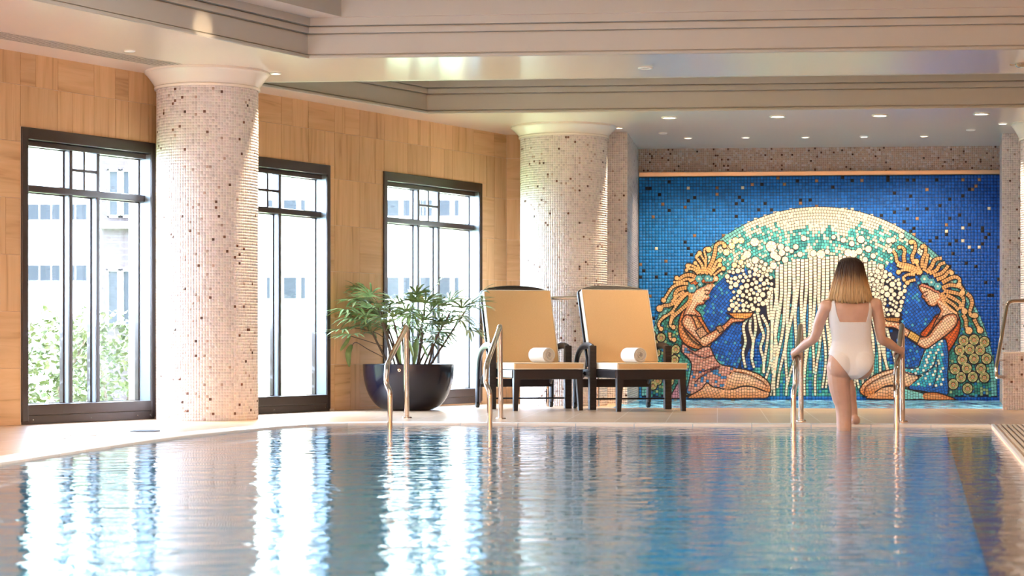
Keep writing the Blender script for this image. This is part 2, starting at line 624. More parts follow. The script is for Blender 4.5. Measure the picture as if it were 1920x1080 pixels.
# ---- windows
def make_window(n, s0, s1, z0, z1):
    w = s1 - s0
    mb = MB()
    fw = .062
    mb.bevel_box(s0, s0 + fw, -.012, .16, z0, z1, .006)
    mb.bevel_box(s1 - fw * .8, s1, -.012, .16, z0, z1, .006)
    mb.bevel_box(s0 + fw * .9, s1 - fw * .7, -.012, .16, z1 - .085, z1, .006)
    win = obj('window_%d' % n, mb, M['frame'], kind='structure')
    place(win, A, RZW)
    mb = MB()
    mb.bevel_box(s0 + fw * .9, s1 - fw * .7, -.010, .16, z0 + .045, z0 + .125, .008)
    sill = obj('sill', mb, M['sill'], win, local=True)
    mb = MB()
    mb.bevel_box(s0 + .003, s1 - .003, -.004, .10, z0 - .017, z0 + .045, .004)
    obj('base_plate', mb, M['sill'], win, local=True)
    for q in (.08, .5, .86, .96):
        mb = MB()
        mx = Matrix.Translation((s0 + w * q, -.0035, z0 + .014)) @ Matrix.Rotation(PI / 2, 4, 'X')
        mb.lathe([(.006, 0), (.006, .002), (.003, .004), (.0001, .004)], 8, mx=mx)
        obj('screw', mb, M['chrome'], win, local=True)
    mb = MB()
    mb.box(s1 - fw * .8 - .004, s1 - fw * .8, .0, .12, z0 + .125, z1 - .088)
    obj('sky_tint_lining', mb, M['reveal'], win, local=True)  # thin added sheet, tinted as if the sky lit this jamb
    # inner head bar, set back
    mb = MB()
    mb.bevel_box(s0 + fw, s1 - fw * .7, .045, .10, z1 - .125, z1 - .085, .006)
    obj('head_bar', mb, M['frame'], win, local=True)
    ml, mr_ = s0 + w * .398, s0 + w * .602
    mw = .034
    mulls = []
    for c in (ml, mr_):
        mb = MB()
        mb.bevel_box(c - mw / 2, c + mw / 2, .055, .125, z0 + .12, z1 - .10, .005)
        mu_o = obj('mullion', mb, M['frame'], win, local=True)
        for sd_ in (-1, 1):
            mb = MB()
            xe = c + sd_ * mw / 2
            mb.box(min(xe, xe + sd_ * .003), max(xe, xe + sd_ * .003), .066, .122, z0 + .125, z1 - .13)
            obj('sky_tint_strip', mb, M['reveal'], mu_o, local=True)  # added strip, sky light painted on the mullion's side
        mulls.append(c)
    zt = z0 + (z1 - z0) * .797
    mb = MB()
    mb.bevel_box(s0 + fw * .9, s1 - fw * .7, .052, .12, zt - .026, zt + .026, .01)
    obj('transom', mb, M['frame'], win, local=True)
    zm = (zt + .026 + z1 - .125) / 2
    cm = (ml + mr_) / 2
    mb = MB()
    mb.bevel_box(ml, mr_, .06, .085, zm - .011, zm + .011, .004)
    obj('glazing_bar', mb, M['frame'], win, local=True)
    mb = MB()
    mb.bevel_box(cm - .010, cm + .010, .06, .085, zt + .02, z1 - .11, .004)
    obj('glazing_bar', mb, M['frame'], win, local=True)
    # panes in slim beads
    ex = [s0 + fw, ml - mw / 2, ml + mw / 2, mr_ - mw / 2, mr_ + mw / 2, s1 - fw * .8]
    zl, zh = z0 + .12, z1 - .12
    panes = []
    for a, b in ((0, 1), (2, 3), (4, 5)):
        panes.append((ex[a], ex[b], zl, zt - .024, True))
        if a != 2:
            panes.append((ex[a], ex[b], zt + .024, zh, True))
    for a, b in ((ex[2], cm - .009), (cm + .009, ex[3])):
        for c, d in ((zt + .024, zm - .01), (zm + .01, zh)):
            panes.append((a, b, c, d, False))
    for a, b, c, d, big in panes:
        mb = MB()
        mb.box(a, b, .122, .128, c, d)
        p = obj('pane', mb, M['glass'], win, local=True)
        if big:
            mb = MB()
            t = .016
            mb.box(a, a + t, .108, .14, c, d); mb.box(b - t, b, .108, .14, c, d)
            mb.box(a + t, b - t, .108, .14, c, c + t * .6); mb.box(a + t, b - t, .108, .14, d - t * .6, d)
            obj('glazing_bead', mb, M['frame'], p, local=True)
    return win
for i, wd in enumerate(WINDOWS):
    make_window(i + 1, *wd)
    # daylight reaches the hall through each opening: a portal to the sky
    c = A + DW * ((wd[0] + wd[1]) / 2) - NW * .15 + Vector((0, 0, (wd[2] + wd[3]) / 2))
    po = lamp('window_portal', 'AREA', c, 0, (1, 1, 1), shape='RECTANGLE', size=wd[1] - wd[0], size_y=wd[3] - wd[2])
    po.data.cycles.is_portal = True
    aim(po, c + NW)

# ---- floor, pools
K = .737
pool_left = [Vector((x * K, y * K, 0)) for x, y in [(-4.8, 2.0), (-4.35, 5.6), (-3.85, 9.8), (-3.34, 13.9), (-2.98, 16.8), (-2.72, 18.3), (-2.38, 19.65), (-2.02, 20.55), (-1.70, 20.98), (-1.3, 21.13)]]
pl = [tuple(p[:2]) for p in catmull(pool_left, 5)]
pool_far_r = (4.60 * K, 20.47 * K)
pool_near_r = (1.02 * K, 2.0 * K)
POOL = pl + [pool_far_r, pool_near_r]
edge_far = (4.16 * K, 20.52 * K)
edge_near = (.616 * K, 2.0 * K)
BASIN = pl + [edge_far, edge_near]
def ray_plane_b(px, d0, px0):
    """point at pixel px on a far plane (parallel to the mural) that passes d0 deep at pixel px0"""
    q = Vector(((px0 - 960) / F * d0, d0, 0))
    r = Vector(((px - 960) / F, 1, 0))
    return r * (q.dot(NB) / r.dot(NB))
MURAL_Q = Vector(((1536 - 960) / F * 22.48, 22.48, 0))
bl, brr = ray_plane_b(1147, 19.35, 1500), ray_plane_b(1893, 19.35, 1500)
niche_l, niche_r = ray_plane_b(1197, 22.48, 1536), ray_plane_b(1877, 22.48, 1536)
BACK = [tuple(p[:2]) for p in (bl, brr, niche_r + NB * .05 + EB * .3, niche_l + NB * .05 - EB * .02)]
OUT = [(-9, -3.2), (8, -3.2), (8, 23.6), (.3, 23.6), (-.2, 21.4), tuple((A + DW * S0 - NW * .1)[:2])]
mb = MB()
tess(mb, [OUT, POOL, BACK], 0)
floor = obj('floor', mb, M['deck'], kind='structure')
# pool basin
mb = MB()
tess(mb, [BASIN], -.62)
n = len(BASIN)
for i in range(n):
    a, b = BASIN[i], BASIN[(i + 1) % n]
    mb.add([(*a, -.62), (*b, -.62), (*b, -.045 if i >= len(pl) else 0), (*a, -.045 if i >= len(pl) else 0)], [(0, 1, 2, 3)])
basin = obj('pool_basin', mb, M['basin'], kind='structure')
mb = MB()
LED = [edge_near, edge_far, pool_far_r, pool_near_r]
tess(mb, [LED], -.05)
mb.add([(*pool_far_r, -.05), (*pool_near_r, -.05), (*pool_near_r, 0), (*pool_far_r, 0)], [(0, 1, 2, 3)])
mb.add([(*edge_far, -.05), (*pool_far_r, -.05), (*pool_far_r, 0), (*edge_far, 0)], [(0, 1, 2, 3)])
obj('pool_ledge', mb, M['ledge'], kind='structure')
mb = MB()
tess(mb, [POOL], WATER)
wat = obj('pool_water', mb, M['water'], kind='structure')
if wat.data.polygons[0].normal.z < 0:
    wat.data.flip_normals()
# splash pool before the mural
mb = MB()
tess(mb, [BACK], -.28)
for i in range(4):
    a, b = BACK[i], BACK[(i + 1) % 4]
    mb.add([(*a, -.28), (*b, -.28), (*b, 0), (*a, 0)], [(0, 1, 2, 3)])
M['pale_basin'] = mat('pale_blue_pool_tile', (.10, .58, .85), .4)
obj('splash_pool_basin', mb, M['pale_basin'], kind='structure')
mb = MB()
tess(mb, [BACK], -.006)
obj('splash_pool_water', mb, M['splash_water'], kind='structure')

# submerged steps the bather climbs
for i, (z, y0, y1) in enumerate(((-.24, 15.05, 15.175), (-.473, 14.80, 15.05))):
    mb = MB()
    mb.bevel_box(2.12, 2.80, y0 , y1, -.62, z, .01)
    st = obj('pool_step', mb, M['basin'], kind='structure')

# coping stones along the left and far edges, rounded at the water side
cop = obj('pool_coping', MB().box(-.01, .01, -.01, .01, -.01, 0), M['coping'], kind='structure')
place(cop, (pl[0][0] - .1, pl[0][1], 0))
path = pl + [pool_far_r]
acc = [0]
for a, b in zip(path, path[1:]):
    acc.append(acc[-1] + math.dist(a, b))
def along(t):
    for i in range(len(acc) - 1):
        if t <= acc[i + 1] or i == len(acc) - 2:
            u = (t - acc[i]) / max(acc[i + 1] - acc[i], 1e-9)
            p = Vector(path[i]).lerp(Vector(path[i + 1]), u)
            d = (Vector(path[i + 1]) - Vector(path[i])).normalized()
            return p, Vector((-d.y, d.x))
ns = int(acc[-1] / .42)
for i in range(ns):
    t0, t1 = acc[-1] * i / ns + .0015, acc[-1] * (i + 1) / ns - .0015
    mb = MB()
    rings = []
    for k in range(4):
        p, nn = along(t0 + (t1 - t0) * k / 3)
        prof = [(-.012, -.10), (-.014, -.01), (-.010, .002), (0, .005), (.20, .005), (.205, .0), (.205, -.02)]
        rings.append([(p.x + nn.x * o, p.y + nn.y * o, z) for o, z in prof])
    np_ = len(rings[0])
    vs = [q for r in rings for q in r]
    fs = [(a * np_ + j, a * np_ + j + 1, (a + 1) * np_ + j + 1, (a + 1) * np_ + j) for a in range(3) for j in range(np_ - 1)]
    fs += [tuple(range(np_)), tuple(range(3 * np_, 4 * np_))]
    mb.add(vs, fs)
    obj('coping_stone', mb, M['coping'], cop)

# overflow grating to the right of the ledge: long slats beside the channel
gd = (Vector(pool_near_r) - Vector(pool_far_r)).normalized()
gn = Vector((-gd.y, gd.x))
if gn.x < 0:
    gn = -gn
M['grate'] = mat('grate_slat', (.78, .63, .47), .4)
M['grate_dark'] = mat('grate_channel', (.09, .055, .035), .7)
grate = thing('overflow_grate', 'long beige slatted overflow grate along the right edge of the pool', 'grate', (pool_far_r[0], pool_far_r[1], 0))
mb = MB()
q0, q1 = Vector(pool_far_r) + gn * .05, Vector(pool_near_r) + gn * .05
mb.add([(q0.x, q0.y, .0005), (q1.x, q1.y, .0005), (q1.x + gn.x * 1.0, q1.y + gn.y * 1.0, .0005), (q0.x + gn.x * 1.0, q0.y + gn.y * 1.0, .0005)], [(0, 1, 2, 3)])
obj('channel', mb, M['grate_dark'], grate)
for i in range(28):
    o0 = .04 + i * .034
    wdt = .018
    a, b = Vector(pool_far_r) + gn * o0, Vector(pool_near_r) + gn * o0
    c, d = a + gn * wdt, b + gn * wdt
    mb = MB()
    vs = [(p.x, p.y, z) for z in (.001, .012) for p in (a, b, d, c)]
    mb.add(vs, [(4, 5, 6, 7), (0, 1, 5, 4), (2, 3, 7, 6), (0, 3, 7, 4), (1, 2, 6, 5)])
    obj('slat', mb, M['grate'], grate)
mb = MB()
a, b = Vector(pool_far_r), Vector(pool_near_r)
vs = [(p.x, p.y, z) for z in (-.03, .012) for p in (a, b, b + gn * .02, a + gn * .02)]
mb.add(vs, [(4, 5, 6, 7), (0, 1, 5, 4), (2, 3, 7, 6), (0, 3, 7, 4), (1, 2, 6, 5)])
obj('edge_rail', mb, M['coping'], grate)

# ---- ceiling with two coffers
c1 = Vector((-2.02 * K, 21.1 * K))
e2 = Vector(EB[:2])
d2 = Vector((-.476, -.879))
C1 = [c1 + d2 * 15, c1 + d2 * 15 + Vector((12.5, 0)), c1 + e2 * 8.2, c1]
p1 = Vector((-1.04 * K, 26.09 * K))
n1 = Vector((-2.95 * K, 23.0 * K))
# near edge of the second coffer runs parallel to the far one
C2 = [n1, n1 + e2 * 8.6, p1 + e2 * 7.2, p1]
C1 = [tuple(p) for p in C1]; C2 = [tuple(p) for p in C2]
mb = MB()
tess(mb, [OUT, C1, C2], CEIL)
obj('ceiling', mb, M['soffit'], kind='structure')
PROF = [(-.01, CEIL), (.012, CEIL - .004), (.020, CEIL + .002), (.020, CEIL + .016), (.012, CEIL + .022), (-.012, CEIL + .023), (-.012, CEIL + .030), (0, CEIL + .031), (0, CEIL + .168),
        (-.016, CEIL + .169), (-.016, CEIL + .177), (.018, CEIL + .180), (.018, CEIL + .222), (-.004, CEIL + .223), (-.004, CEIL + .231), (.036, CEIL + .234), (.036, CEIL + .290)]
for i, poly in enumerate((C1, C2)):
    area = sum(poly[j - 1][0] * poly[j][1] - poly[j][0] * poly[j - 1][1] for j in range(4))
    pp = poly if area > 0 else poly[::-1]
    mb = MB()
    sweep_loop(mb, pp, PROF)
    obj('trim_%d' % (i + 1), mb, M['fascia'], kind='structure')
    inner = offset_poly(pp, .036)
    if i == 1:
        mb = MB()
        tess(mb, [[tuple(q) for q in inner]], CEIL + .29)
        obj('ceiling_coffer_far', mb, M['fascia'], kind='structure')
    else:
        # a ledge, then a second raised field
        cc = P(640, 36, c1.y - .09)
        up = [Vector((cc.x, cc.y)) + d2 * 14, Vector((cc.x, cc.y)) + d2 * 14 + Vector((10.5, 0)), Vector((cc.x, cc.y)) + e2 * 5.85, Vector((cc.x, cc.y))]
        area = sum(up[j - 1].x * up[j].y - up[j].x * up[j - 1].y for j in range(4))
        if area < 0:
            up = up[::-1]
        mb = MB()
        tess(mb, [[tuple(q) for q in inner], [tuple(q) for q in up]], CEIL + .29)
        obj('ceiling_ledge', mb, M['soffit'], kind='structure')
        mb = MB()
        sweep_loop(mb, [tuple(q) for q in up], [(0, CEIL + .29), (0, CEIL + .66)])
        tess(mb, [[tuple(q) for q in up]], CEIL + .66)
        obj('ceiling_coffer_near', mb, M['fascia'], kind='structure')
# shell outside the view
qa = ray_plane_b(1879, 21.0, 1880)
mb = MB()
mb.box(8, 8.2, -3.2, 23.6, 0, 3.4)
obj('wall_right', mb, M['stone_upright'], kind='structure')
mb = MB()
mb.box(-9, 8.2, -3.4, -3.2, 0, 3.4)
obj('wall_rear', mb, M['stone_upright'], kind='structure')
mb = MB()
mb.box(qa.x + .3, 8.1, 21.6, 21.8, 0, 2.9)
obj('wall_far_right', mb, M['stone_upright'], kind='structure')
q = A + DW * S0 - NW * .1
mb = MB()
mb.box(-9.2, -9, -3.4, q.y, 0, 3.4)
mb.add([(-9.1, q.y - 2.6, 0), (q.x, q.y, 0), (q.x, q.y, 3.4), (-9.1, q.y - 2.6, 3.4)], [(0, 1, 2, 3)])
obj('wall_entry', mb, M['stone_upright'], kind='structure')

# ---- far wall: stone return beside the corner, mosaic pilasters, wall behind the mural
corner = A + DW * SCORNER
ret_r = corner + EB * 1.12
pil_l = ray_plane_b(1122, 20.88, 1150)
pil_r = ray_plane_b(1176, 20.88, 1150)
mb = MB()
mb.add([(*corner[:2], -.02), (*ret_r[:2], -.02), (*(ret_r + NB * .3)[:2], -.02), (*(corner + NB * .3)[:2], -.02),
        (*corner[:2], WTOP), (*ret_r[:2], WTOP), (*(ret_r + NB * .3)[:2], WTOP), (*(corner + NB * .3)[:2], WTOP)],
       [(0, 1, 5, 4), (1, 2, 6, 5), (2, 3, 7, 6), (3, 0, 4, 7)])
wall_far = obj('wall_far', mb, M['joint'], kind='structure')
for j in range(7):
    for i in range(3):
        a0, a1 = i * .37 + .0014, (i + 1) * .37 - .0014
        b0, b1 = zs[j] + .0014, zs[j + 1] - .0014
        mb = MB()
        vs = [corner + EB * x - NB * t + Vector((0, 0, z)) for t in (0, .003) for x, z in ((a0, b0), (a1, b0), (a1, b1), (a0, b1))]
        mb.add(vs, [(4, 5, 6, 7), (0, 1, 5, 4), (1, 2, 6, 5), (2, 3, 7, 6), (3, 0, 4, 7)])
        obj('stone_panel', mb, M['stone_level' if (i + j) % 2 else 'stone_upright'], wall_far)
PIT = .0217
def tiled_box(name, label, corners, z0, z1, seed, faces, top=False):
    """a mosaic clad block on a four cornered plan; faces lists the edges that carry tiles"""
    t = thing(name, label, 'pillar', (sum(c.x for c in corners) / 4, sum(c.y for c in corners) / 4, 0))
    mb = MB()
    mb.prism([tuple(c[:2]) for c in corners], lambda p: (p[0], p[1], z0), lambda p: (p[0], p[1], z1))
    obj('core', mb, M['grout'], t)
    cen = sum(corners, Vector()) / 4
    for i in faces:
        a, b = corners[i], corners[(i + 1) % 4]
        nu, nv = max(1, round((b - a).length / PIT)), round((z1 - z0) / PIT)
        nrm = Vector((-(b - a).y, (b - a).x, 0)).normalized()
        if nrm.dot((a + b) / 2 - cen) < 0:
            nrm = -nrm
        o3 = t.location
        def fn(u, v, h, a=a, b=b, nrm=nrm, nu=nu, nv=nv):
            x = a.x + (b.x - a.x) * u / nu + nrm.x * h - o3.x
            y = a.y + (b.y - a.y) * u / nu + nrm.y * h - o3.y
            return x, y, z0 + (z1 - z0) * v / nv + 0 * u
        tile_field('mosaic_tiles', fn, nu, nv, pale_colours(nu * nv, seed + i), t, M['tile'], lift=.0012)
    if top:
        mb = MB()
        mb.prism([tuple(c[:2]) for c in corners], lambda p: (p[0], p[1], z1), lambda p: (p[0], p[1], z1 + .012))
        obj('top_slab', mb, M['capital'], t)
    return t
pr = niche_l + NB * .1
tiled_box('mosaic_pilaster', 'square mosaic pilaster left of the mural, half behind the round column', [pil_l, pil_r, pr, pil_l + NB * 1.6], -.3, CEIL - .001, 31, (0, 1))
qa, qb = ray_plane_b(1879, 21.0, 1880), ray_plane_b(1990, 21.0, 1880)
tiled_box('mosaic_pilaster', 'square mosaic pilaster at the right end of the mural', [qa, qb, qb + NB * 1.6, niche_r + NB * .12], -.3, CEIL - .001, 41, (0, 3))
la, lb = ray_plane_b(1880, 18.75, 1880), ray_plane_b(1990, 18.75, 1880)
low = tiled_box('low_mosaic_wall', 'low pale mosaic wall beside the splash pool at the right', [la, lb, lb + NB * 1.2, la + Vector((.30, 1.2, 0))], 0, .497, 51, (0, 3), top=True)
low['category'] = 'low wall'
# band of pale mosaic over the mural, and a plain wall behind it
zb0, zb1 = P(0, 322, 22.42).z, WTOP
mb = MB()
o1, o2 = niche_l - EB * .3 + NB * .06, niche_r + EB * .3 + NB * .06
mb.prism([tuple(p[:2]) for p in (o1, o2, o2 + NB * .2, o1 + NB * .2)], lambda p: (p[0], p[1], -.9), lambda p: (p[0], p[1], WTOP))
wb = obj('wall_back', mb, M['grout'], kind='structure')
o1, o2 = niche_l - EB * .02 + NB * .02, niche_r + EB * .02 + NB * .02
ln = (o2 - o1).length
nu, nv = round(ln / PIT), round((zb1 - zb0) / PIT)
def fnb(u, v, h):
    # the top rows curve forward in a cove up to the ceiling
    zz = zb0 + (zb1 - zb0) * v / nv
    x = o1.x + (o2.x - o1.x) * u / nu - NB.x * h
    y = o1.y + (o2.y - o1.y) * u / nu - NB.y * h
    return x, y, zz + 0 * u
tile_field('mosaic_tiles', fnb, nu, nv, pale_colours(nu * nv, 61, .035, (.60, .44, .36)), wb, M['tile'])

# ---- round columns
def column(label, px, d, r, z1, seed, parts=True):
    c = P(px, HORIZON, d)
    t = thing('mosaic_column', label, 'column', (c.x, c.y, 0))
    mb = MB()
    mb.lathe([(r, -.3), (r, z1)], 96)
    obj('shaft', mb, M['grout'], t, smooth=True, local=True)
    nu, nv = round(2 * PI * r / PIT), round(z1 / PIT)
    def fn(u, v, h):
        a = 2 * PI * u / nu
        return (r + h) * np.cos(a), (r + h) * np.sin(a), z1 * v / nv
    tile_field('mosaic_tiles', fn, nu, nv, pale_colours(nu * nv, seed), t, M['tile'], lift=.0012)
    mb = MB()
    R = r + .085
    prof = [(r + .004, z1 - .012), (r + .016, z1 - .010), (r + .018, z1 + .006), (r + .010, z1 + .012)]
    for k in range(9):
        u = k / 8
        prof.append((r + .012 + (R - r - .012) * (u * .75 + .25 * u * u), z1 + .012 + (CEIL - .018 - z1 - .012) * u))
    prof += [(R + .006, CEIL - .016), (R + .006, CEIL)]
    mb.lathe(prof, 96)
    obj('capital', mb, M['capital'], t, smooth=True, local=True)
    return t
z_c1 = P(0, 157, 15.97).z
column('stout mosaic column between the first and second windows', 389, 16.36, .386, z_c1, 71)
column('mosaic column standing behind the two loungers', 1057, 20.4, .415, P(0, 251, 20.0).z, 81)
column('mosaic column cut by the right edge of the picture', 1999, 20.0, .415, P(0, 253, 19.6).z, 91)
# ================================================================== fittings in the ceiling
M['lens'] = emit('lamp_lens', (1, .86, .62), 14)
M['lens_off'] = mat('lamp_lens_unlit', (.75, .72, .68), .2)
def downlight(px, py, label, r=.07, power=0, spot=None, target=None, lit=True, group='downlights in the far soffit', blend=.7):
    d = (CEIL - H) * F / (HORIZON - py)
    c = P(px, py, d)
    t = thing('downlight', label, 'ceiling light', (c.x, c.y, CEIL), group=group)
    mb = MB()
    mb.lathe([(r, 0), (r * 1.02, -.006), (r * .86, -.010), (r * .74, -.006), (r * .72, -.001)], 24)
    obj('trim_ring', mb, M['white_plastic'], t, smooth=True, local=True)
    mb = MB()
    mb.lathe([(.0005, -.0045), (r * .5, -.0045), (r * .74, -.003)], 20)
    obj('lens', mb, M['lens'] if lit else M['lens_off'], t, local=True)
    if power:
        s = lamp('downlight_beam', 'SPOT', (c.x, c.y, CEIL - .02), power, WARM, spot_size=math.radians(spot or 70), spot_blend=blend, shadow_soft_size=.04)
        if target is not None:
            aim(s, target)
    return t
names = ['first', 'second', 'third', 'fourth']
for i, (x, y) in enumerate(((1255, 220), (1458, 218), (1650, 216), (1840, 213))):
    downlight(x, y, '%s from the left of the four large downlights behind the beam' % names[i], .075, 55, 95)
names = ['first', 'second', 'third', 'fourth', 'fifth']
for i, (x, y) in enumerate(((1290, 258), (1398, 257), (1510, 256.5), (1620, 255.5), (1733, 254.5))):
    tx = P(x, 420, 22.3)
    downlight(x, y, '%s from the left of the five small downlights along the mural' % names[i], .042, 80, 88, target=(tx.x, tx.y, 1.0))
c2x = P(1130, HORIZON, 19.4)
downlight(1160, 239, 'small lit downlight beside the capital of the column behind the loungers', .042, 260, 46, target=(.905, 20.30, .5), group='downlights at the columns')
c1x = P(478, HORIZON, 16.3)
downlight(517, 137, 'small lit downlight beside the capital of the column by the first window', .042, 200, 46, target=(-1.935, 16.28, .5), group='downlights at the columns')
c3x = P(1925, HORIZON, 18.9)
downlight(1880, 231, 'small lit downlight beside the capital of the right hand column', .042, 200, 46, target=(4.70, 19.9, .5), group='downlights at the columns')
downlight(1210, 127, 'unlit downlight under the near beam', .055, lit=False, group='fittings under the near beam')
def disc(name, label, cat, px, py, r, hgt):
    d = (CEIL - H) * F / (HORIZON - py)
    c = P(px, py, d)
    mb = MB()
    mb.lathe([(r, 0), (r, -hgt * .5), (r * .8, -hgt), (.0005, -hgt)], 24)
    o = obj(name, mb, M['white_plastic'], smooth=True, local=True)
    place(o, (c.x, c.y, CEIL))
    return tag(o, label, cat)
disc('smoke_detector', 'flat white detector disc left of the small mural downlights', 'detector', 1243, 249, .045, .012)
disc('smoke_detector', 'flat white detector disc right of the small mural downlights', 'detector', 1820, 243, .045, .012)
disc('sprinkler_plate', 'small sprinkler cover plate beside the air grille', 'sprinkler', 243, 95, .04, .012)
# chrome sprinkler at the right end of the near beam
d = (CEIL - H) * F / (HORIZON - 118)
c = P(1916, 118, d)
t = thing('ceiling_spotlight', 'chrome fitting with a short arm under the near beam at the right edge', 'ceiling light', (c.x, c.y, CEIL))
mb = MB()
mb.lathe([(.05, 0), (.052, -.012), (.038, -.03), (.02, -.034), (.0005, -.034)], 24)
obj('housing', mb, M['chrome'], t, smooth=True, local=True)
mb = MB()
mb.tube([(-.03, 0, -.012), (-.075, 0, -.014), (-.09, 0, -.012)], .005, 8)
obj('arm', mb, M['chrome'], t, smooth=True, local=True)
# added spot without a fitting, throws a scallop on the near coffer's left fascia
tgt = Vector((*(c1 + d2 * 1.27), 0))
sc = lamp('fascia_spot', 'SPOT', (tgt.x + .42, tgt.y - .26, CEIL - .12), 8, WARM, spot_size=math.radians(30), spot_blend=.8, shadow_soft_size=.02)
aim(sc, (tgt.x, tgt.y, CEIL + .045))
# added warm spots without fittings, out of view, to lift the hall
for x, y in ((-3.6, 12.2), (-2.9, 9.6), (3.9, 11), (3.9, 14.2)):
    lamp('hall_fill', 'SPOT', (x, y, CEIL - .03), 30, WARM, spot_size=math.radians(110), spot_blend=.8, shadow_soft_size=.05)

# ---- air grille along the window wall
def lw(s, off, z):
    return A + DW * s + NW * off + Vector((0, 0, z))
g = thing('air_grille', 'long slotted air grille in the ceiling above the first window', 'vent', lw(-.5, .42, CEIL))
mb = MB()
sa, sb = -2.6, 1.28
o0, o1 = .36, .58
mb.add([lw(sa, o0, CEIL - .001), lw(sb, o0, CEIL - .001), lw(sb, o1, CEIL - .001), lw(sa, o1, CEIL - .001)], [(0, 1, 2, 3)])
obj('backing', mb, M['dark_slot'], g)
for i in range(7):
    a = o0 + (o1 - o0) * i / 6 - .008
    mb = MB()
    vs = [lw(s, o, z) for z in (CEIL - .001, CEIL - .0028) for s, o in ((sa, a), (sb, a), (sb, a + .016), (sa, a + .016))]
    mb.add(vs, [(4, 5, 6, 7), (0, 1, 5, 4), (2, 3, 7, 6), (0, 3, 7, 4), (1, 2, 6, 5)])
    obj('blade', mb, M['capital'], g)
# ================================================================== outside the windows
M['lawn'] = mat('lawn', (.25, .30, .12), .9)
noise_col(M['lawn'], 6, [(.3, (.16, .22, .07)), (.7, (.34, .38, .18))])
M['render'] = mat('white_render', (.88, .86, .83), .8)
M['pane_far'] = mat('far_window_glass', (.020, .023, .027), .5, spec=.1)
M['brickwall'] = mat('brick_wall', rough=.8)
m = M['brickwall']
tc = N(m, 'ShaderNodeTexCoord')
mp = N(m, 'ShaderNodeMapping')
mp.inputs['Rotation'].default_value = (PI / 2, 0, 0)
br = N(m, 'ShaderNodeTexBrick')
br.inputs['Color1'].default_value = (.032, .020, .020, 1)
br.inputs['Color2'].default_value = (.027, .018, .018, 1)
br.inputs['Mortar'].default_value = (.045, .036, .036, 1)
br.inputs['Scale'].default_value = 1
br.inputs['Brick Width'].default_value = .23
br.inputs['Row Height'].default_value = .08
br.inputs['Mortar Size'].default_value = .008
L(m, tc.outputs['Object'], mp.inputs[0]); L(m, mp.outputs[0], br.inputs[0]); L(m, br.outputs[0], bsdf(m).inputs['Base Color'])
mb = MB()
o = A - NW * .27
mb.add([tuple((o + DW * s - NW * t)[:2]) + (-.12,) for s, t in ((-8, 0), (34, 0), (34, 45), (-8, 45))], [(0, 1, 2, 3)])
obj('ground', mb, M['lawn'], kind='structure')

# the white building across the garden
DB = 34.0
b0 = P(-160, 650, DB)
b1 = P(196, 650, DB)
bld = thing('white_building', 'white rendered building across the garden with two bands of dark windows', 'building', ((b0.x + b1.x) / 2, DB, -.12))
mb = MB()
mb.box(b0.x, b1.x, DB, DB + 6, -.12, 6.4)
obj('wall', mb, M['render'], bld)
for (ya, yb) in ((383, 413), (497, 527)):
    za, zb = P(0, yb, DB).z, P(0, ya, DB).z
    for i in range(15):
        xa = P(-150 + i * 22.5, 0, DB).x
        xb = P(-150 + i * 22.5 + 20, 0, DB).x
        mb = MB()
        mb.box(xa, xb, DB - .015, DB + .02, za, zb)
        wnd = obj('window', mb, M['pane_far'], bld)
        mb = MB()
        mb.box(xa - .02, xb + .02, DB - .05, DB, za - .04, za)
        obj('ledge', mb, M['render'], wnd)
# taller pale building seen in the other windows
b0, b1 = P(440, 650, 40), P(1010, 650, 40)
b2 = thing('pale_building', 'pale building far outside the second and third windows', 'building', ((b0.x + b1.x) / 2, 40, -.12))
mb = MB()
mb.box(b0.x, b1.x, 40, 46, -.12, 7.5)
obj('wall', mb, M['render'], b2)
mb = MB()
for y in (412, 505):
    mb.box(b0.x, b1.x, 39.9, 40, P(0, y, 40).z - .03, P(0, y, 40).z + .03)
obj('string_course', mb, M['render'], b2)
for i in range(13):
    xa = P(500 + i * 32, 0, 40).x
    xb = P(500 + i * 32 + 24, 0, 40).x
    for (ya, yb) in ((375, 405), (520, 560)):
        mb = MB()
        mb.box(xa, xb, 39.97, 40.02, P(0, yb, 40).z, P(0, ya, 40).z)
        obj('window', mb, M['pane_far'], b2)
# brick building closer by
b0, b1 = P(189, 650, 27), P(262, 650, 27)
b3 = thing('brick_building', 'reddish brick building behind the hedge in the first window', 'building', ((b0.x + b1.x) / 2, 27, -.12))
mb = MB()
mb.box(b0.x, b1.x, 27, 32, -.12, 5.2)
obj('wall', mb, M['brickwall'], b3)
for (xa, xb, ya, yb) in ((203, 226, 318, 408), (229, 249, 318, 408), (201, 226, 505, 612), (229, 249, 505, 612)):
    a, b = P(xa, yb, 27), P(xb, ya, 27)
    mb = MB()
    t = .025
    mb.box(a.x, a.x + t, 26.93, 27, a.z, b.z); mb.box(b.x - t, b.x, 26.93, 27, a.z, b.z)
    mb.box(a.x, b.x, 26.93, 27, a.z, a.z + t); mb.box(a.x, b.x, 26.93, 27, b.z - t, b.z)
    wf = obj('window_frame', mb, M['render'], b3)
    mb = MB()
    mb.box(a.x + t, b.x - t, 26.96, 27, a.z + t, b.z - t)
    obj('pane', mb, M['pane_far'], wf)
mb = MB()
mb.box(b0.x, b1.x, 26.88, 27, P(0, 424, 27).z - .03, P(0, 424, 27).z + .05)
obj('string_course', mb, M['render'], b3)

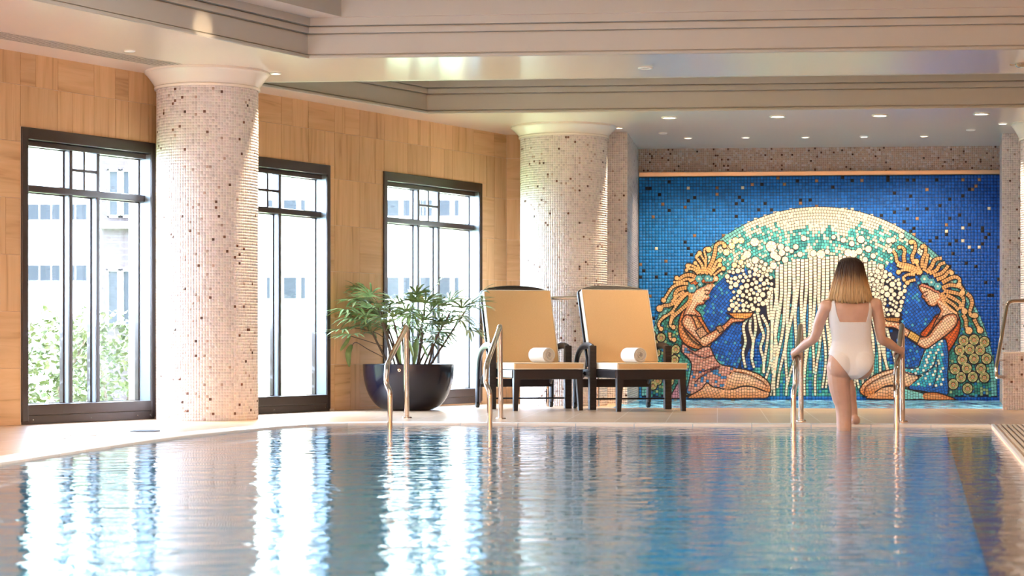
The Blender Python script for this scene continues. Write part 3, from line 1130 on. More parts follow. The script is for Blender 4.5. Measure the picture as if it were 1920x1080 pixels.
# hedge of leafy shrubs right outside the first window
M['leaf_hedge'] = mat('hedge_leaf', rough=.5)
noise_col(M['leaf_hedge'], 9, [(.3, (.05, .075, .022)), (.5, (.11, .14, .045)), (.68, (.24, .25, .13))])
M['twig'] = mat('twig', (.12, .08, .05), .8)
rg = random.Random(21)
c0 = A + DW * .8 - NW * 1.55
hedge = thing('garden_hedge', 'pale green leafy hedge growing outside the first window', 'hedge', (c0.x, c0.y, -.12), RZW)
sm_, fm_ = MB(), MB()
for s in (-2.3, -1.4, -.5, .4, 1.3, 2.2):
    for k in range(5):
        a = rg.uniform(0, 6.28)
        sm_.tube([(s + .05 * math.cos(a), .05 * math.sin(a), 0), (s + .2 * math.cos(a), .2 * math.sin(a), .4), (s + .4 * math.cos(a), .35 * math.sin(a), .75)], [.018, .012, .005], 5)
    for k in range(1500):
        a = rg.uniform(0, 2 * PI)
        h = rg.random() ** .8
        rr = (.62 * (1 - .35 * h * h)) * math.sqrt(rg.uniform(.25, 1))
        p = Vector((s + rr * math.cos(a), rr * math.sin(a) * .8, .08 + h * (.80 + .12 * math.sin(a * 3 + s))))
        d = Vector((rg.uniform(-1, 1), rg.uniform(-1, 1), rg.uniform(-.3, 1))).normalized()
        q = d.cross(Vector((rg.uniform(-1, 1), rg.uniform(-1, 1), rg.uniform(-1, 1)))).normalized()
        l, wd = rg.uniform(.045, .09), rg.uniform(.014, .026)
        nn = d.cross(q) * .008
        fm_.add([p, p + d * l * .5 + q * wd + nn, p + d * l, p + d * l * .5 - q * wd + nn], [(0, 1, 2), (0, 2, 3)])
obj('branches', sm_, M['twig'], hedge, local=True)
obj('foliage', fm_, M['leaf_hedge'], hedge, local=True, kind='stuff')
# ================================================================== loungers
M['rattan'] = mat('dark_rattan', rough=.42)
m = M['rattan']
tc = N(m, 'ShaderNodeTexCoord')
ck = N(m, 'ShaderNodeTexWave', wave_type='BANDS', bands_direction='Z')
ck.inputs['Scale'].default_value = 26
ck.inputs['Distortion'].default_value = 1.5
ck.inputs['Detail Scale'].default_value = 3
L(m, tc.outputs['Object'], ck.inputs['Vector'])
r = ramp(m, [(.2, (.012, .009, .010)), (.8, (.045, .030, .025))])
L(m, ck.outputs[0], r.inputs[0]); L(m, r.outputs[0], bsdf(m).inputs['Base Color'])
bp = N(m, 'ShaderNodeBump'); bp.inputs['Strength'].default_value = .5; bp.inputs['Distance'].default_value = .003
L(m, ck.outputs[0], bp.inputs['Height']); L(m, bp.outputs[0], bsdf(m).inputs['Normal'])
M['dark_frame'] = mat('dark_brown_frame', (.010, .008, .011), .36)
M['canvas'] = mat('tan_canvas', rough=.85)
noise_col(M['canvas'], 260, [(.3, (.72, .47, .24)), (.7, (.80, .54, .29))], bump=.12, dist=.001)
M['canvas_daylight'] = mat('canvas_daylight_tint', (.80, .70, .56), .85)  # tan canvas lightened to stand for daylight on the cushion sides
M['piping'] = mat('cream_piping', (.85, .78, .66), .8)
M['towel'] = mat('white_towel', rough=.95)
noise_col(M['towel'], 320, [(.3, (.72, .68, .64)), (.7, (.82, .79, .76))], bump=.5, dist=.003)
M['rubber'] = mat('black_rubber', (.02, .02, .02), .6)

def sub_bevel(x0, x1, y0, y1, z0, z1, b, mx=None):
    mb = MB()
    mb.bevel_box(x0, x1, y0, y1, z0, z1, b, mx, 3)
    return mb
ZR = Matrix.Identity(4)
def make_lounger(label, loc, rz):
    t = thing('sun_lounger', label, 'lounger', loc, rz, 'dark rattan sun loungers with tan cushions')
    hw = .30
    # front legs, splayed outwards a little and tapering to the floor
    for s in (-1, 1):
        mb = MB()
        x0, x1 = s * (hw - .045), s * (hw + .012)
        xa, xb = s * (hw - .022), s * (hw + .014)
        lo, hi = [(xa, .0), (xb, .0), (xb, .036), (xa, .036)], [(x0, -.004), (x1, -.004), (x1, .055), (x0, .055)]
        vs = [(x, y, 0) for x, y in lo] + [(x, y, .30) for x, y in hi] + [(x, y, .355) for x, y in hi]
        fs = [(0, 1, 2, 3), (8, 9, 10, 11)] + [(k * 4 + i, k * 4 + (i + 1) % 4, k * 4 + 4 + (i + 1) % 4, k * 4 + 4 + i) for k in range(2) for i in range(4)]
        mb.add(vs, fs)
        obj('front_leg', mb, M['dark_frame'], t, local=True)
    obj('front_apron', sub_bevel(-hw - .004, hw + .004, -.006, .04, .274, .358, .006), M['dark_frame'], t, local=True)
    for s in (-1, 1):
        mb = MB()
        mb.bevel_box(min(s * (hw - .01), s * (hw + .02)), max(s * (hw - .01), s * (hw + .02)), .03, 1.02, .285, .356, .006)
        obj('side_rail', mb, M['dark_frame'], t, local=True)
    for i in range(9):
        y = .08 + i * .088
        mb = MB()
        mb.box(-hw, hw, y, y + .05, .325, .345)
        obj('seat_slat', mb, M['dark_frame'], t, local=True)
    # arm: woven front post, arched rail, rear leg with a castor
    for s in (-1, 1):
        x = s * .352
        obj('arm_post', sub_bevel(x - .032, x + .032, .555, .61, 0, .568, .008), M['rattan'], t, local=True)
        pts = catmull([(x, .575, .548), (x, .70, .568), (x, .84, .560), (x, .96, .520), (x, 1.05, .43), (x, 1.085, .28), (x, 1.095, .05)], 5)
        mb = MB()
        mb.tube(pts, [.022] * len(pts), 10, flat=1.4)
        al = obj('arm_rail', mb, M['dark_frame'], t, smooth=True, local=True)
        mb = MB()
        mxw = Matrix.Translation((x, 1.105, .028)) @ Matrix.Rotation(PI / 2, 4, 'Y')
        mb.lathe([(.006, -.016), (.024, -.016), (.028, -.010), (.028, .010), (.024, .016), (.006, .016)], 18, mx=mxw, cap=True)
        obj('castor', mb, M['rubber'], al, smooth=True, local=True)
        # curved knee bracket below the rail
        pts = catmull([(x * .93, 1.07, .20), (x * .93, 1.0, .27), (x * .93, .88, .318)], 5)
        mb = MB()
        mb.tube(pts, .018, 8)
        obj('bracket', mb, M['dark_frame'], t, smooth=True, local=True)
    mb = MB()
    mb.tube([(-.33, .582, .096), (.33, .582, .096)], .008, 8)
    obj('stretcher', mb, M['dark_frame'], t, smooth=True, local=True)
    obj('rear_crossbeam', sub_bevel(-.34, .34, 1.035, 1.07, .19, .265, .006), M['dark_frame'], t, local=True)
    # seat cushion with piping
    obj('seat_cushion', sub_bevel(-.315, .315, -.02, .80, .360, .418, .014), M['canvas'], t, smooth=True, local=True)
    for z in (.365, .413):
        mb = MB()
        mb.tube([(-.316, .79, z), (-.316, -.021, z), (.316, -.021, z), (.316, .79, z)], .0045, 6)
        obj('seat_piping', mb, M['piping'], t, smooth=True, local=True)
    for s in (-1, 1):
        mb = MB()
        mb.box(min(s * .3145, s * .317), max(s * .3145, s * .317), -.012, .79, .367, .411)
        obj('seat_daylight_side', mb, M['canvas_daylight'], t, local=True)  # added strip, window light painted on the seat's side
    # reclining back
    ang = math.radians(24)
    mx = Matrix.Translation((0, .72, .415)) @ Matrix.Rotation(-ang, 4, 'X')
    Lb = .725
    mb = MB()
    mb.bevel_box(-.315, .315, 0, .062, .0, Lb, .016, mx, 3)
    obj('back_cushion', mb, M['canvas'], t, smooth=True, local=True)
    for yy in (.003, .060):
        mb = MB()
        mb.tube([mx @ Vector(p) for p in ((-.315, yy, .02), (-.315, yy, Lb - .003), (.315, yy, Lb - .003), (.315, yy, .02))], .0045, 6)
        obj('back_piping', mb, M['piping'], t, smooth=True, local=True)
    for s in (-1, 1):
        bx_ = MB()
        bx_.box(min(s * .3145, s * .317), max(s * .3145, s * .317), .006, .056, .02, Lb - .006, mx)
        obj('back_daylight_side', bx_, M['canvas_daylight'], t, local=True)  # added strip, window light painted on the back's side
    mb = MB()
    poly = [(-.31, -.10), (.31, -.10), (.325, Lb * .9)] + [(.325 * math.cos(a), Lb - .006 + .074 * math.sin(a)) for a in [PI * k / 14 for k in range(15)]] + [(-.325, Lb * .9)]
    mb.prism(poly, lambda p: mx @ Vector((p[0], .064, p[1])), lambda p: mx @ Vector((p[0], .092, p[1])))
    obj('woven_back', mb, M['rattan'], t, local=True)
    pts = [mx @ Vector((x, .082, z)) for x, z in [(-.325, .0)] + [(-.325 * math.cos(a), Lb - .006 + .076 * math.sin(a)) for a in [PI * k / 16 for k in range(17)]] + [(.325, .0)]]
    mb = MB()
    mb.tube(pts, .013, 8)
    obj('back_frame', mb, M['dark_frame'], t, smooth=True, local=True)
    for s in (-1, 1):
        mb = MB()
        mb.tube([mx @ Vector((s * .28, .09, .36)), (s * .28, 1.0, .33)], .008, 8)
        obj('back_stay', mb, M['dark_frame'], t, smooth=True, local=True)
    return t
LZ = math.radians(15.5)
l1 = on_plane_z(1028.5, 770.2, 0)
l2 = on_plane_z(1222, 771.4, 0)
lounger = make_lounger('dark rattan sun lounger with tan cushion, nearer the potted plant', l1, LZ)
lounger2 = dup(lounger, l2, LZ, 'dark rattan sun lounger with tan cushion, standing nearer the mural')

# rolled towels
def make_towel(label, loc, rz):
    mb = MB()
    turns, seg, r0, r1, ln = 3.6, 26, .010, .059, .118
    npt = int(turns * seg)
    vs, fs = [], []
    th = (r1 - r0) / turns
    for k in range(npt + 1):
        a = 2 * PI * k / seg
        r = r0 + th * k / seg
        rnd = .006
        for (rr, xx) in ((r + th * .86, -ln), (r + th * .93, -ln + rnd), (r + th * .93, ln - rnd), (r + th * .86, ln), (r + th * .2, ln), (r, ln - rnd), (r, -ln + rnd), (r + th * .2, -ln)):
            vs.append((xx + .004 * math.sin(a * .5), rr * math.cos(a + 1.9), rr * math.sin(a + 1.9)))
    for k in range(npt):
        for j in range(8):
            a, b = k * 8 + j, k * 8 + (j + 1) % 8
            fs.append((a, b, b + 8, a + 8))
    fs.append(tuple(range(8)))
    fs.append(tuple(range(npt * 8, npt * 8 + 8)))
    mb.add(vs, fs)
    o = obj('rolled_towel', mb, M['towel'], smooth=True, local=True)
    place(o, loc, rz)
    return tag(o, label, 'towel', 'rolled white towels')
def on_lounger(l, x, y, z):
    return Matrix.Translation(l) @ Matrix.Rotation(LZ, 4, 'Z') @ Vector((x, y, z))
tw = make_towel('rolled white towel lying on the lounger nearer the plant', on_lounger(l1, .02, .27, .418 + .068), math.radians(-58))
t2 = tw.copy()
COL.objects.link(t2)
place(t2, on_lounger(l2, -.07, .27, .418 + .068), math.radians(-64))
t2['label'] = 'rolled white towel lying on the lounger nearer the mural'

# ================================================================== stainless rails
def rail(label, base, front, jog=.0, name='pool_handrail', group='pool entry handrails'):
    """deck post at base, down into the water at front"""
    b, f = Vector((base.x, base.y, 0)), Vector((front.x, front.y, 0))
    d = (f - b)
    ln = d.length
    d.normalize()
    t = thing(name, label, 'handrail', b, math.atan2(d.y, d.x), group)
    top = .722
    pts = [(0, 0, 0), (.05, 0, top - .10), (.055, 0, top), (.12, 0, top - .03), (ln - .09, 0, .43), (ln - .045, 0, .335), (ln - .04, 0, .285), (ln, jog, .235), (ln, jog, .15), (ln, jog, -.60)]
    pp = round_path(pts, .06, 6)
    mb = MB()
    mb.tube(pp, .0195, 14)
    obj('tube', mb, M['chrome'], t, smooth=True, local=True)
    mb = MB()
    mb.lathe([(.0205, .012), (.036, .010), (.04, .004), (.04, 0)], 20)
    obj('deck_flange', mb, M['chrome'], t, smooth=True, local=True)
    return t
def base_front(px_b, py_b, px_f, d_f):
    b = on_plane_z(px_b, py_b, 0)
    return b, P(px_f, 650, d_f)
b, f = base_front(763, 784, 723, 15.38)
rail('bright steel pool handrail in front of the potted plant', b, f, .032)
b, f = base_front(939, 785.5, 910, 15.36)
rail('bright steel pool handrail in front of the left lounger', b, f, .032)
b, f = base_front(1502, 790, 1491, 15.10)
railB1 = (b, f)
rail('bright steel pool handrail under the left hand of the bather', b, f, -.012)
b, f = base_front(1692, 791, 1680, 15.0)
railB2 = (b, f)
rail('bright steel pool handrail under the right hand of the bather', b, f, .004)

# rails of the splash pool
t = thing('splash_pool_rail', 'steel grab rail bent down beside the low wall at the right edge', 'handrail', on_plane_z(1886, 769, 0))
q = P(1868, 706, 18.6)
pts = round_path([P(1960, 562, 19.1), P(1889, 565, 18.95), P(1868, 688, 18.6), P(1868, 706, 18.6), P(1890, 708, 18.85)], .06, 6)
mb = MB(); mb.tube(pts, .017, 12)
obj('tube', mb, M['chrome'], t, smooth=True)
for a, b2 in ((P(1872, 676, 18.63), P(1893, 675, 18.85)), (P(1868, 708, 18.6), P(1886, 708, 18.85))):
    mb = MB(); mb.tube([a, b2], .008, 8)
    obj('bracket', mb, M['chrome'], t, smooth=True)
t = thing('splash_pool_rail', 'steel grab rail seen between the two lounger backs', 'handrail', on_plane_z(1027, 762.4, 0))
b = on_plane_z(1027, 762.4, 0)
pts = round_path([b, P(1027, 568, b.y), P(1030, 559.5, b.y), P(1120, 558, b.y - .05), P(1120, 760, b.y - .05) * 1], .05, 6)
pts[-1].z = 0
mb = MB(); mb.tube(pts, .019, 12)
obj('tube', mb, M['chrome'], t, smooth=True)

# small fittings in the deck
for nm, px, py, r, lab, mt in (('skimmer_cover', 97, 823, .085, 'white round skimmer cover in the deck nearer the pool edge', 'white_plastic'),
                               ('skimmer_cover', 156, 816.5, .085, 'white round skimmer cover in the deck nearer the window', 'white_plastic'),
                               ('drain_slot', 272, 808.5, .10, 'dark drain grate in the deck before the first column', 'dark_slot')):
    c = on_plane_z(px, py, 0)
    mb = MB()
    mb.lathe([(r, 0), (r * .97, .004), (r * .8, .005), (r * .78, .003), (.0005, .003)], 28)
    o = obj(nm, mb, M[mt], smooth=True, local=True)
    place(o, (c.x, c.y, 0))
    tag(o, lab, 'drain cover')

# ================================================================== potted palm
M['pot'] = mat('dark_glazed_pot', (.010, .010, .022), .2, coat=.15)
M['soil'] = mat('soil', (.06, .04, .025), .95)
pc = P(766, 650, 18.75)
pot = thing('planter_bowl', 'large glossy black bowl planter before the third window', 'planter', (pc.x, pc.y, 0))
R = .402
prof = []
for k in range(15):
    a = PI / 2 * k / 14
    prof.append((.15 + (R - .15) * math.sin(a) ** .85, .402 * (1 - math.cos(a) ** .95)))
outer = [(.148, 0)] + [(r, max(z, 0)) for r, z in prof]
inner = [(R - .022, .402), (R - .03, .395), (R - .05, .33), (.0005, .33)]
mb = MB()
mb.lathe(outer + [(R - .004, .406)] + inner[:3], 64)
obj('bowl', mb, M['pot'], pot, smooth=True, local=True)
mb = MB()
mb.lathe([(R - .05, .335), (R * .5, .352), (.0005, .36)], 32)
obj('soil', mb, M['soil'], pot, smooth=True, local=True)
mb = MB()
mxp = Matrix.Translation((-.06, -R * .985, .355)) @ Matrix.Rotation(PI / 2, 4, 'X')
mb.lathe([(.012, -.01), (.016, .0), (.012, .006), (.006, .006), (.005, .0)], 16, mx=mxp)
obj('badge', mb, M['chrome'], pot, smooth=True, local=True)
M['palm'] = mat('palm_leaf', rough=.38)
noise_col(M['palm'], 11, [(.25, (.06, .12, .045)), (.48, (.16, .26, .10)), (.64, (.30, .38, .18)), (.80, (.60, .46, .15))], per_object=True)
M['palm_pale'] = mat('pale_palm_leaf', rough=.35)
noise_col(M['palm_pale'], 9, [(.3, (.12, .22, .06)), (.6, (.26, .36, .13)), (.85, (.55, .55, .35))], per_object=True)
M['palm_stem'] = mat('palm_stem', (.10, .065, .045), .7)
plant = thing('potted_palm', 'broad leafed lady palm growing out of the black bowl', 'plant', (pc.x, pc.y, .34))
rg = random.Random(5)
def leaflet(mb, base, d, up, ln, wd, droop):
    side = d.cross(up).normalized()
    n = 5
    rows = []
    for k in range(n + 1):
        u = k / n
        c = base + d * ln * u + Vector((0, 0, -1)) * droop * ln * u * u + up * .02 * ln * math.sin(PI * u)
        wv = wd * (math.sin(PI * (u * .82 + .10)) ** .8) * (1 if k < n else .12)
        rows.append((c - side * wv + up * wv * .25, c - up * wv * .15, c + side * wv + up * wv * .25))
    vs = [p for r in rows for p in r]
    fs = []
    for k in range(n):
        for j in range(2):
            a = k * 3 + j
            fs.append((a, a + 1, a + 4, a + 3))
    mb.add(vs, fs)
def fan(mb, hub, axis, nl, ln, wd, droop, spread):
    axis = axis.normalized()
    ref = Vector((0, 0, 1)) if abs(axis.z) < .9 else Vector((0, 1, 0))
    side = axis.cross(ref).normalized()
    up = side.cross(axis).normalized()
    for i in range(nl):
        a = spread * ((i + .5) / nl - .5) + rg.uniform(-.08, .08)
        d = (axis * math.cos(a) + side * math.sin(a) + up * rg.uniform(-.05, .12)).normalized()
        l = ln * (1 - .25 * abs(a) / (spread / 2)) * rg.uniform(.85, 1.1)
        leaflet(mb, hub, d, up, l, wd * rg.uniform(.8, 1.15), droop * rg.uniform(.6, 1.4))
stems = []
for i in range(16):
    a = 2 * PI * i / 16 + rg.uniform(-.2, .2)
    rr = rg.uniform(.03, .20)
    b = Vector((rr * math.cos(a), rr * math.sin(a), 0))
    hgt = rg.uniform(.26, .60)
    lean = rg.uniform(.06, .36)
    top = b + Vector((math.cos(a) * lean, math.sin(a) * lean * .8, hgt))
    mid = b.lerp(top, .5) + Vector((rg.uniform(-.02, .02), rg.uniform(-.02, .02), .02))
    pts = catmull([b, mid, top], 4)
    mb = MB()
    mb.tube(pts, [.011 - .004 * k / len(pts) for k in range(len(pts))], 7)
    obj('stem', mb, M['palm_stem'], plant, smooth=True, local=True)
    for j in range(rg.randint(6, 7)):
        aa = a + rg.uniform(-1.3, 1.3)
        st = pts[-1 - rg.randint(0, 3)]
        el = rg.uniform(-.05, .95)
        dv = Vector((math.cos(aa) * math.cos(el) * (.72 if math.cos(aa) > 0 else 1.0), math.sin(aa) * math.cos(el) * .8, math.sin(el)))
        pl_ = rg.uniform(.12, .32) * (.8 if dv.x > .3 else 1)
        hub = st + dv * pl_ - Vector((0, 0, .02))
        mb = MB()
        mb.tube([st, st + dv * pl_ * .55 + Vector((0, 0, .01)), hub], [.0035, .003, .003], 5)
        ax = (dv + Vector((0, 0, rg.uniform(-.35, .1)))).normalized()
        fan(mb, hub, ax, rg.randint(6, 9), rg.uniform(.19, .28), rg.uniform(.008, .0135), rg.uniform(.15, .5), rg.uniform(2.2, 3.4))
        obj('leaf', mb, M['palm_pale' if rg.random() < .3 else 'palm'], plant, smooth='all', local=True)
# broad blades that hang out to the left
def blade(pts, wd, mt):
    pts = catmull([P(x, y, pc.y + dy) - plant.location for x, y, dy in pts], 4)
    mb = MB()
    n = len(pts)
    vs, fs = [], []
    for k, p in enumerate(pts):
        d = (pts[min(k + 1, n - 1)] - pts[max(k - 1, 0)]).normalized()
        s = d.cross(Vector((0, -1, .15))).normalized()
        wv = wd * math.sin(PI * min(.97, .06 + .92 * k / (n - 1))) ** .75
        vs += [p - s * wv, p + Vector((0, .012, 0)), p + s * wv]
    for k in range(n - 1):
        for j in range(2):
            fs.append((k * 3 + j, k * 3 + j + 1, k * 3 + j + 4, k * 3 + j + 3))
    mb.add(vs, fs)
    obj('blade_leaf', mb, M[mt], plant, smooth='all', local=True)
def stalk(pts, r=.004):
    mb = MB()
    mb.tube(catmull([P(x, y, pc.y + dy) - plant.location for x, y, dy in pts], 4), r, 6)
    obj('stalk', mb, M['palm_stem'], plant, smooth=True, local=True)
blade([(652, 613, -.05), (632, 628, -.08), (604, 640, -.1)], .018, 'palm_pale')
blade([(657, 630, -.05), (648, 644, -.08), (637, 659, -.1)], .017, 'palm_pale')
blade([(660, 646, -.05), (653, 662, -.08), (655, 688, -.1)], .026, 'palm_pale')
blade([(655, 592, -.05), (646, 583, -.06), (633, 577, -.07)], .013, 'palm_pale')
blade([(782, 634, -.2), (779, 655, -.25), (777, 684, -.28)], .026, 'palm')
blade([(750, 640, -.2), (748, 660, -.25), (752, 682, -.28)], .02, 'palm_pale')
blade([(790, 645, -.2), (796, 656, -.25), (803, 672, -.28)], .012, 'palm')
blade([(760, 628, -.2), (770, 650, -.25), (775, 670, -.28)], .014, 'palm_pale')
stalk([(737, 682, 0), (715, 668, -.02), (690, 655, -.04), (668, 642, -.05), (660, 648, -.05)])
stalk([(730, 640, 0), (700, 622, -.03), (652, 613, -.05)])
stalk([(722, 650, 0), (690, 640, -.03), (657, 630, -.05)])
stalk([(720, 612, 0), (690, 602, -.03), (655, 592, -.05)], .003)
# ================================================================== the glass mosaic
mural = thing('mosaic_mural', 'large blue mosaic of two kneeling women pouring water under a pale arch', 'mural', (MURAL_Q.x, MURAL_Q.y, 0), -YAW)
def mu(p, h=0.0):
    """mural-local point for a spot of the picture; h is the relief towards the hall"""
    r = Vector(((p[0] - 960) / F, 1, (HORIZON - p[1]) / F))
    t = MURAL_Q.dot(NB) / (r.x * NB.x + r.y * NB.y)
    w_ = r * t
    return Vector(((w_ - MURAL_Q).dot(EB), -h, w_.z + H))
ML, MR = mu((1198, 500)).x, mu((1876, 500)).x
MT = mu((1536, 330)).z
MBOT = -.10
PX = 22.48 / F                       # size of one picture pixel on the mural
mb = MB()
mb.box(ML, MR, 0, .04, MBOT, MT + .002)
obj('grout_bed', mb, M['dark_grout'], mural, local=True)
mb = MB()
mb.bevel_box(ML, MR, -.03, .03, MT + .004, MT + .05, .004)
obj('steel_strip', mb, M['brushed'], mural, local=True)

# ---- small square field: blue ground, pale arch, teal water
TP = 5.95 * PX
nu, nv = int((MR - ML) / TP), int((MT - MBOT) / TP)
iu, iv = np.meshgrid(np.arange(nu), np.arange(nv), indexing='ij')
iu, iv = iu.ravel(), iv.ravel()
ppx = 1198 + (iu + .5) / nu * 678
ppy = 330 + (MT - (MBOT + (iv + .5) / nv * (MT - MBOT))) / PX
def field_colours(ppx, ppy, seed):
    rgm = np.random.RandomState(seed)
    n = len(ppx)
    R1 = rgm.rand(n)
    R2 = rgm.rand(n)
    R3 = rgm.rand(n, 3)
    colr = np.zeros((n, 3))
    fx = (ppx - 1198) / 678
    # ground
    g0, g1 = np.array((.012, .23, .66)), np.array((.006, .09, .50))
    colr[:] = g0 + (g1 - g0) * fx[:, None] ** .8  # lighter left end paints in how light falls across the mural
    colr *= (.82 + .36 * R1[:, None])
    acc_p = .022 + .05 * (ppy < 560) * np.clip((fx - .45) * 2, 0, 1) * (np.sin(ppx * .03) * np.sin(ppy * .04) > -.2)
    dk = R2 < acc_p
    colr[dk] = np.array((.012, .012, .02))
    gd_ = (R2 >= acc_p) & (R2 < acc_p + .012)
    colr[gd_] = np.array((.30, .16, .09)) * (.6 + R3[gd_, :1])
    wt = (R2 > .996) & (ppy < 470)
    colr[wt] = (.80, .70, .55)
    # arch
    ex, ey = (ppx - 1536) / 333, (745 - ppy) / 357
    rr = np.sqrt(ex ** 2 + np.maximum(ey, 0) ** 2)
    ins = (rr < 1) & (ppy < 742)
    cream = np.array((.80, .74, .60))
    teal = np.array((.07, .42, .46))
    deep = np.array((.006, .105, .52))
    green = np.array((.03, .22, .20))
    def put(mask, c, var=.4):
        k = mask
        colr[k] = np.array(c) * (1 - var / 2 + var * R1[k, None])
    put(ins, teal, .7)
    k = ins & (R2 < .30) & (ppy < 560)
    put(k, (.70, .74, .58), .4)
    k = ins & (R2 > .80) & (ppy < 600)
    put(k, (.03, .26, .30), .5)
    # pale cap with a ragged lower rim
    cap = ins & (ppy < 432 + 8 * np.sin(ppx * .12) + 5 * np.sin(ppx * .31) - ((ppx - 1545) / 100) ** 2 * 10) & (np.abs(ppx - 1545) < 128)
    put(cap, cream, .16)
    k = ins & ~cap & (rr > .93) & (ppy < 520) & (np.abs(ppx - 1540) < 210) & (R2 < .6)
    put(k, (.80, .78, .60), .3)
    # blue hollows before each woman
    bl_ = ins & (ppy > 470) & ((((ppx - 1395) / 75) ** 2 + ((ppy - 600) / 95) ** 2 < 1) | (((ppx - 1712) / 78) ** 2 + ((ppy - 585) / 110) ** 2 < 1))
    put(bl_, deep, .7)
    k = bl_ & (R2 < .10)
    put(k, (.05, .30, .55), .5)
    # band behind the falling water
    cen = ins & (np.abs(ppx - 1548) < 112) & (ppy > 520)
    put(cen, (.02, .20, .48), .5)
    k = cen & (np.sin(ppx * .34 + .02 * ppy) > .1)
    put(k, (.06, .40, .45), .5)
    # green flanks and foot of the arch
    fl = ins & (ppy > 560) & ((ppx < 1290) | (ppx > 1775))
    put(fl, (.04, .28, .24), .8)
    k = fl & (R2 < .16)
    put(k, (.28, .42, .22), .5)
    k = fl & (R2 > .88)
    put(k, (.02, .16, .42), .4)
    ft = ins & (ppy > 690) & (ppx > 1430) & (ppx < 1640) & (R2 < .55)
    put(ft, (.05, .33, .30), .5)
    rim = ins & (rr > .972)
    put(rim, (.16, .50, .52), .35)
    k = rim & (np.abs(ppx - 1545) < 150)
    put(k, cream, .15)

    return np.clip(colr, 0, 1), rr
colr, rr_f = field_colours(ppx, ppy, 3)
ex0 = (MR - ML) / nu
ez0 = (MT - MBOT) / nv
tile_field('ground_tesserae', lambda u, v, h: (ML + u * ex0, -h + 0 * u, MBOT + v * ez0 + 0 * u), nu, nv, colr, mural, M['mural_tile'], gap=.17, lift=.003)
bpy.data.objects['ground_tesserae'].matrix_parent_inverse = Matrix.Identity(4)

# ---- inlay made of cut pieces
def arch_field():
    mb = MB()
    cells, cols = [], []
    row = 5.4
    for k in range(33):
        sc = 1 - (k + .5) * row / 345
        a_, b_ = 333, 357
        cnt = int(PI * 345 * sc / 5.4)
        s0_, s1_ = 1 - (k + .09) * row / 345, 1 - (k + .91) * row / 345
        off = RM.random()
        for i in range(cnt):
            t0, t1 = PI * (i + .09 + off) / cnt, PI * (i + .91 + off) / cnt
            pts = [(1536 + a_ * r_ * math.cos(t), 745 - b_ * r_ * math.sin(t)) for t, r_ in ((t0, s0_), (t1, s0_), (t1, s1_), (t0, s1_))]
            cx, cy = sum(p[0] for p in pts) / 4, sum(p[1] for p in pts) / 4
            if cy > 742 or (k > 16 and abs(cx - 1540) < 150 and cy > 520):
                continue
            cells.append(pts)
            cols.append((cx, cy))
    cols = np.array(cols)
    cc_, _ = field_colours(cols[:, 0], cols[:, 1], 12)
    for pts, c in zip(cells, cc_):
        piece(mb, pts, .002, .0045 + RM.uniform(0, .0006), tuple(c))
    n_ = 90
    o_ = [(1536 + 334 * math.cos(PI * i / n_), 745 - 358 * math.sin(PI * i / n_)) for i in range(n_ + 1)]
    i_ = [(1536 + 152 * math.cos(PI * i / n_), 745 - 176 * math.sin(PI * i / n_)) for i in range(n_ + 1)]
    vs = [mu(p, .0036) for p in o_ + i_]
    mb.add(vs, [(i, i + 1, n_ + 2 + i, n_ + 1 + i) for i in range(n_)], (.008, .014, .04))
    o = obj('arch_tesserae', mb, M['mural_tile'], mural, local=True)
    o['kind'] = 'stuff'
RM = random.Random(9)
def clip_half(poly, n, c):
    out = []
    m_ = len(poly)
    for i in range(m_):
        a, b = poly[i], poly[(i + 1) % m_]
        da, db = a[0] * n[0] + a[1] * n[1] - c, b[0] * n[0] + b[1] * n[1] - c
        if da <= 0:
            out.append(a)
        if (da < 0 < db) or (db < 0 < da):
            t = da / (da - db)
            out.append((a[0] + (b[0] - a[0]) * t, a[1] + (b[1] - a[1]) * t))
    return out
def area2(p):
    return sum(p[i - 1][0] * p[i][1] - p[i][0] * p[i - 1][1] for i in range(len(p))) / 2
def smooth_poly(poly, seg=3):
    k = len(poly)
    out = []
    for i in range(k):
        p0, p1, p2, p3 = [Vector(poly[(i + j) % k]) for j in (-1, 0, 1, 2)]
        for s in range(seg):
            t = s / seg
            q = .5 * ((2 * p1) + (p2 - p0) * t + (2 * p0 - 5 * p1 + 4 * p2 - p3) * t * t + (3 * p1 - p0 - 3 * p2 + p3) * t ** 3)
            out.append((q.x, q.y))
    return out
def dist_edge(p, poly):
    best = 1e9
    for i in range(len(poly)):
        ax, ay = poly[i - 1]; bx, by = poly[i]
        dx, dy = bx - ax, by - ay
        l2 = dx * dx + dy * dy or 1e-9
        t = max(0, min(1, ((p[0] - ax) * dx + (p[1] - ay) * dy) / l2))
        best = min(best, math.hypot(p[0] - ax - dx * t, p[1] - ay - dy * t))
    return best
def piece(mb, poly, h0, h1, col):
    n_ = len(poly)
    vs = [mu(p, h1) for p in poly] + [mu(p, h0) for p in poly]
    fs = [tuple(range(n_))] + [(i, (i + 1) % n_, n_ + (i + 1) % n_, n_ + i) for i in range(n_)]
    mb.add(vs, fs, col)
RM = random.Random(9)
def jit(c, v=.12):
    k = 1 + RM.uniform(-v, v)
    return (min(c[0] * k, 1), min(c[1] * k * (1 + RM.uniform(-.05, .05)), 1), min(c[2] * k * (1 + RM.uniform(-.08, .08)), 1))
LINE = (.016, .010, .016)
def backing(mb, poly, h, grow=1.6):
    if area2(poly) < 0:
        poly = poly[::-1]
    q = offset_poly([tuple(p) for p in poly], -grow)
    q = [(p.x, p.y) for p in q]
    nn = len(q)
    tri = tessellate_polygon([[Vector((p[0], p[1], 0)) for p in q]])
    vs = [mu(p, h) for p in q] + [mu(p, .001) for p in q]
    mb.add(vs, list(tri) + [(i, (i + 1) % nn, nn + (i + 1) % nn, nn + i) for i in range(nn)], LINE)
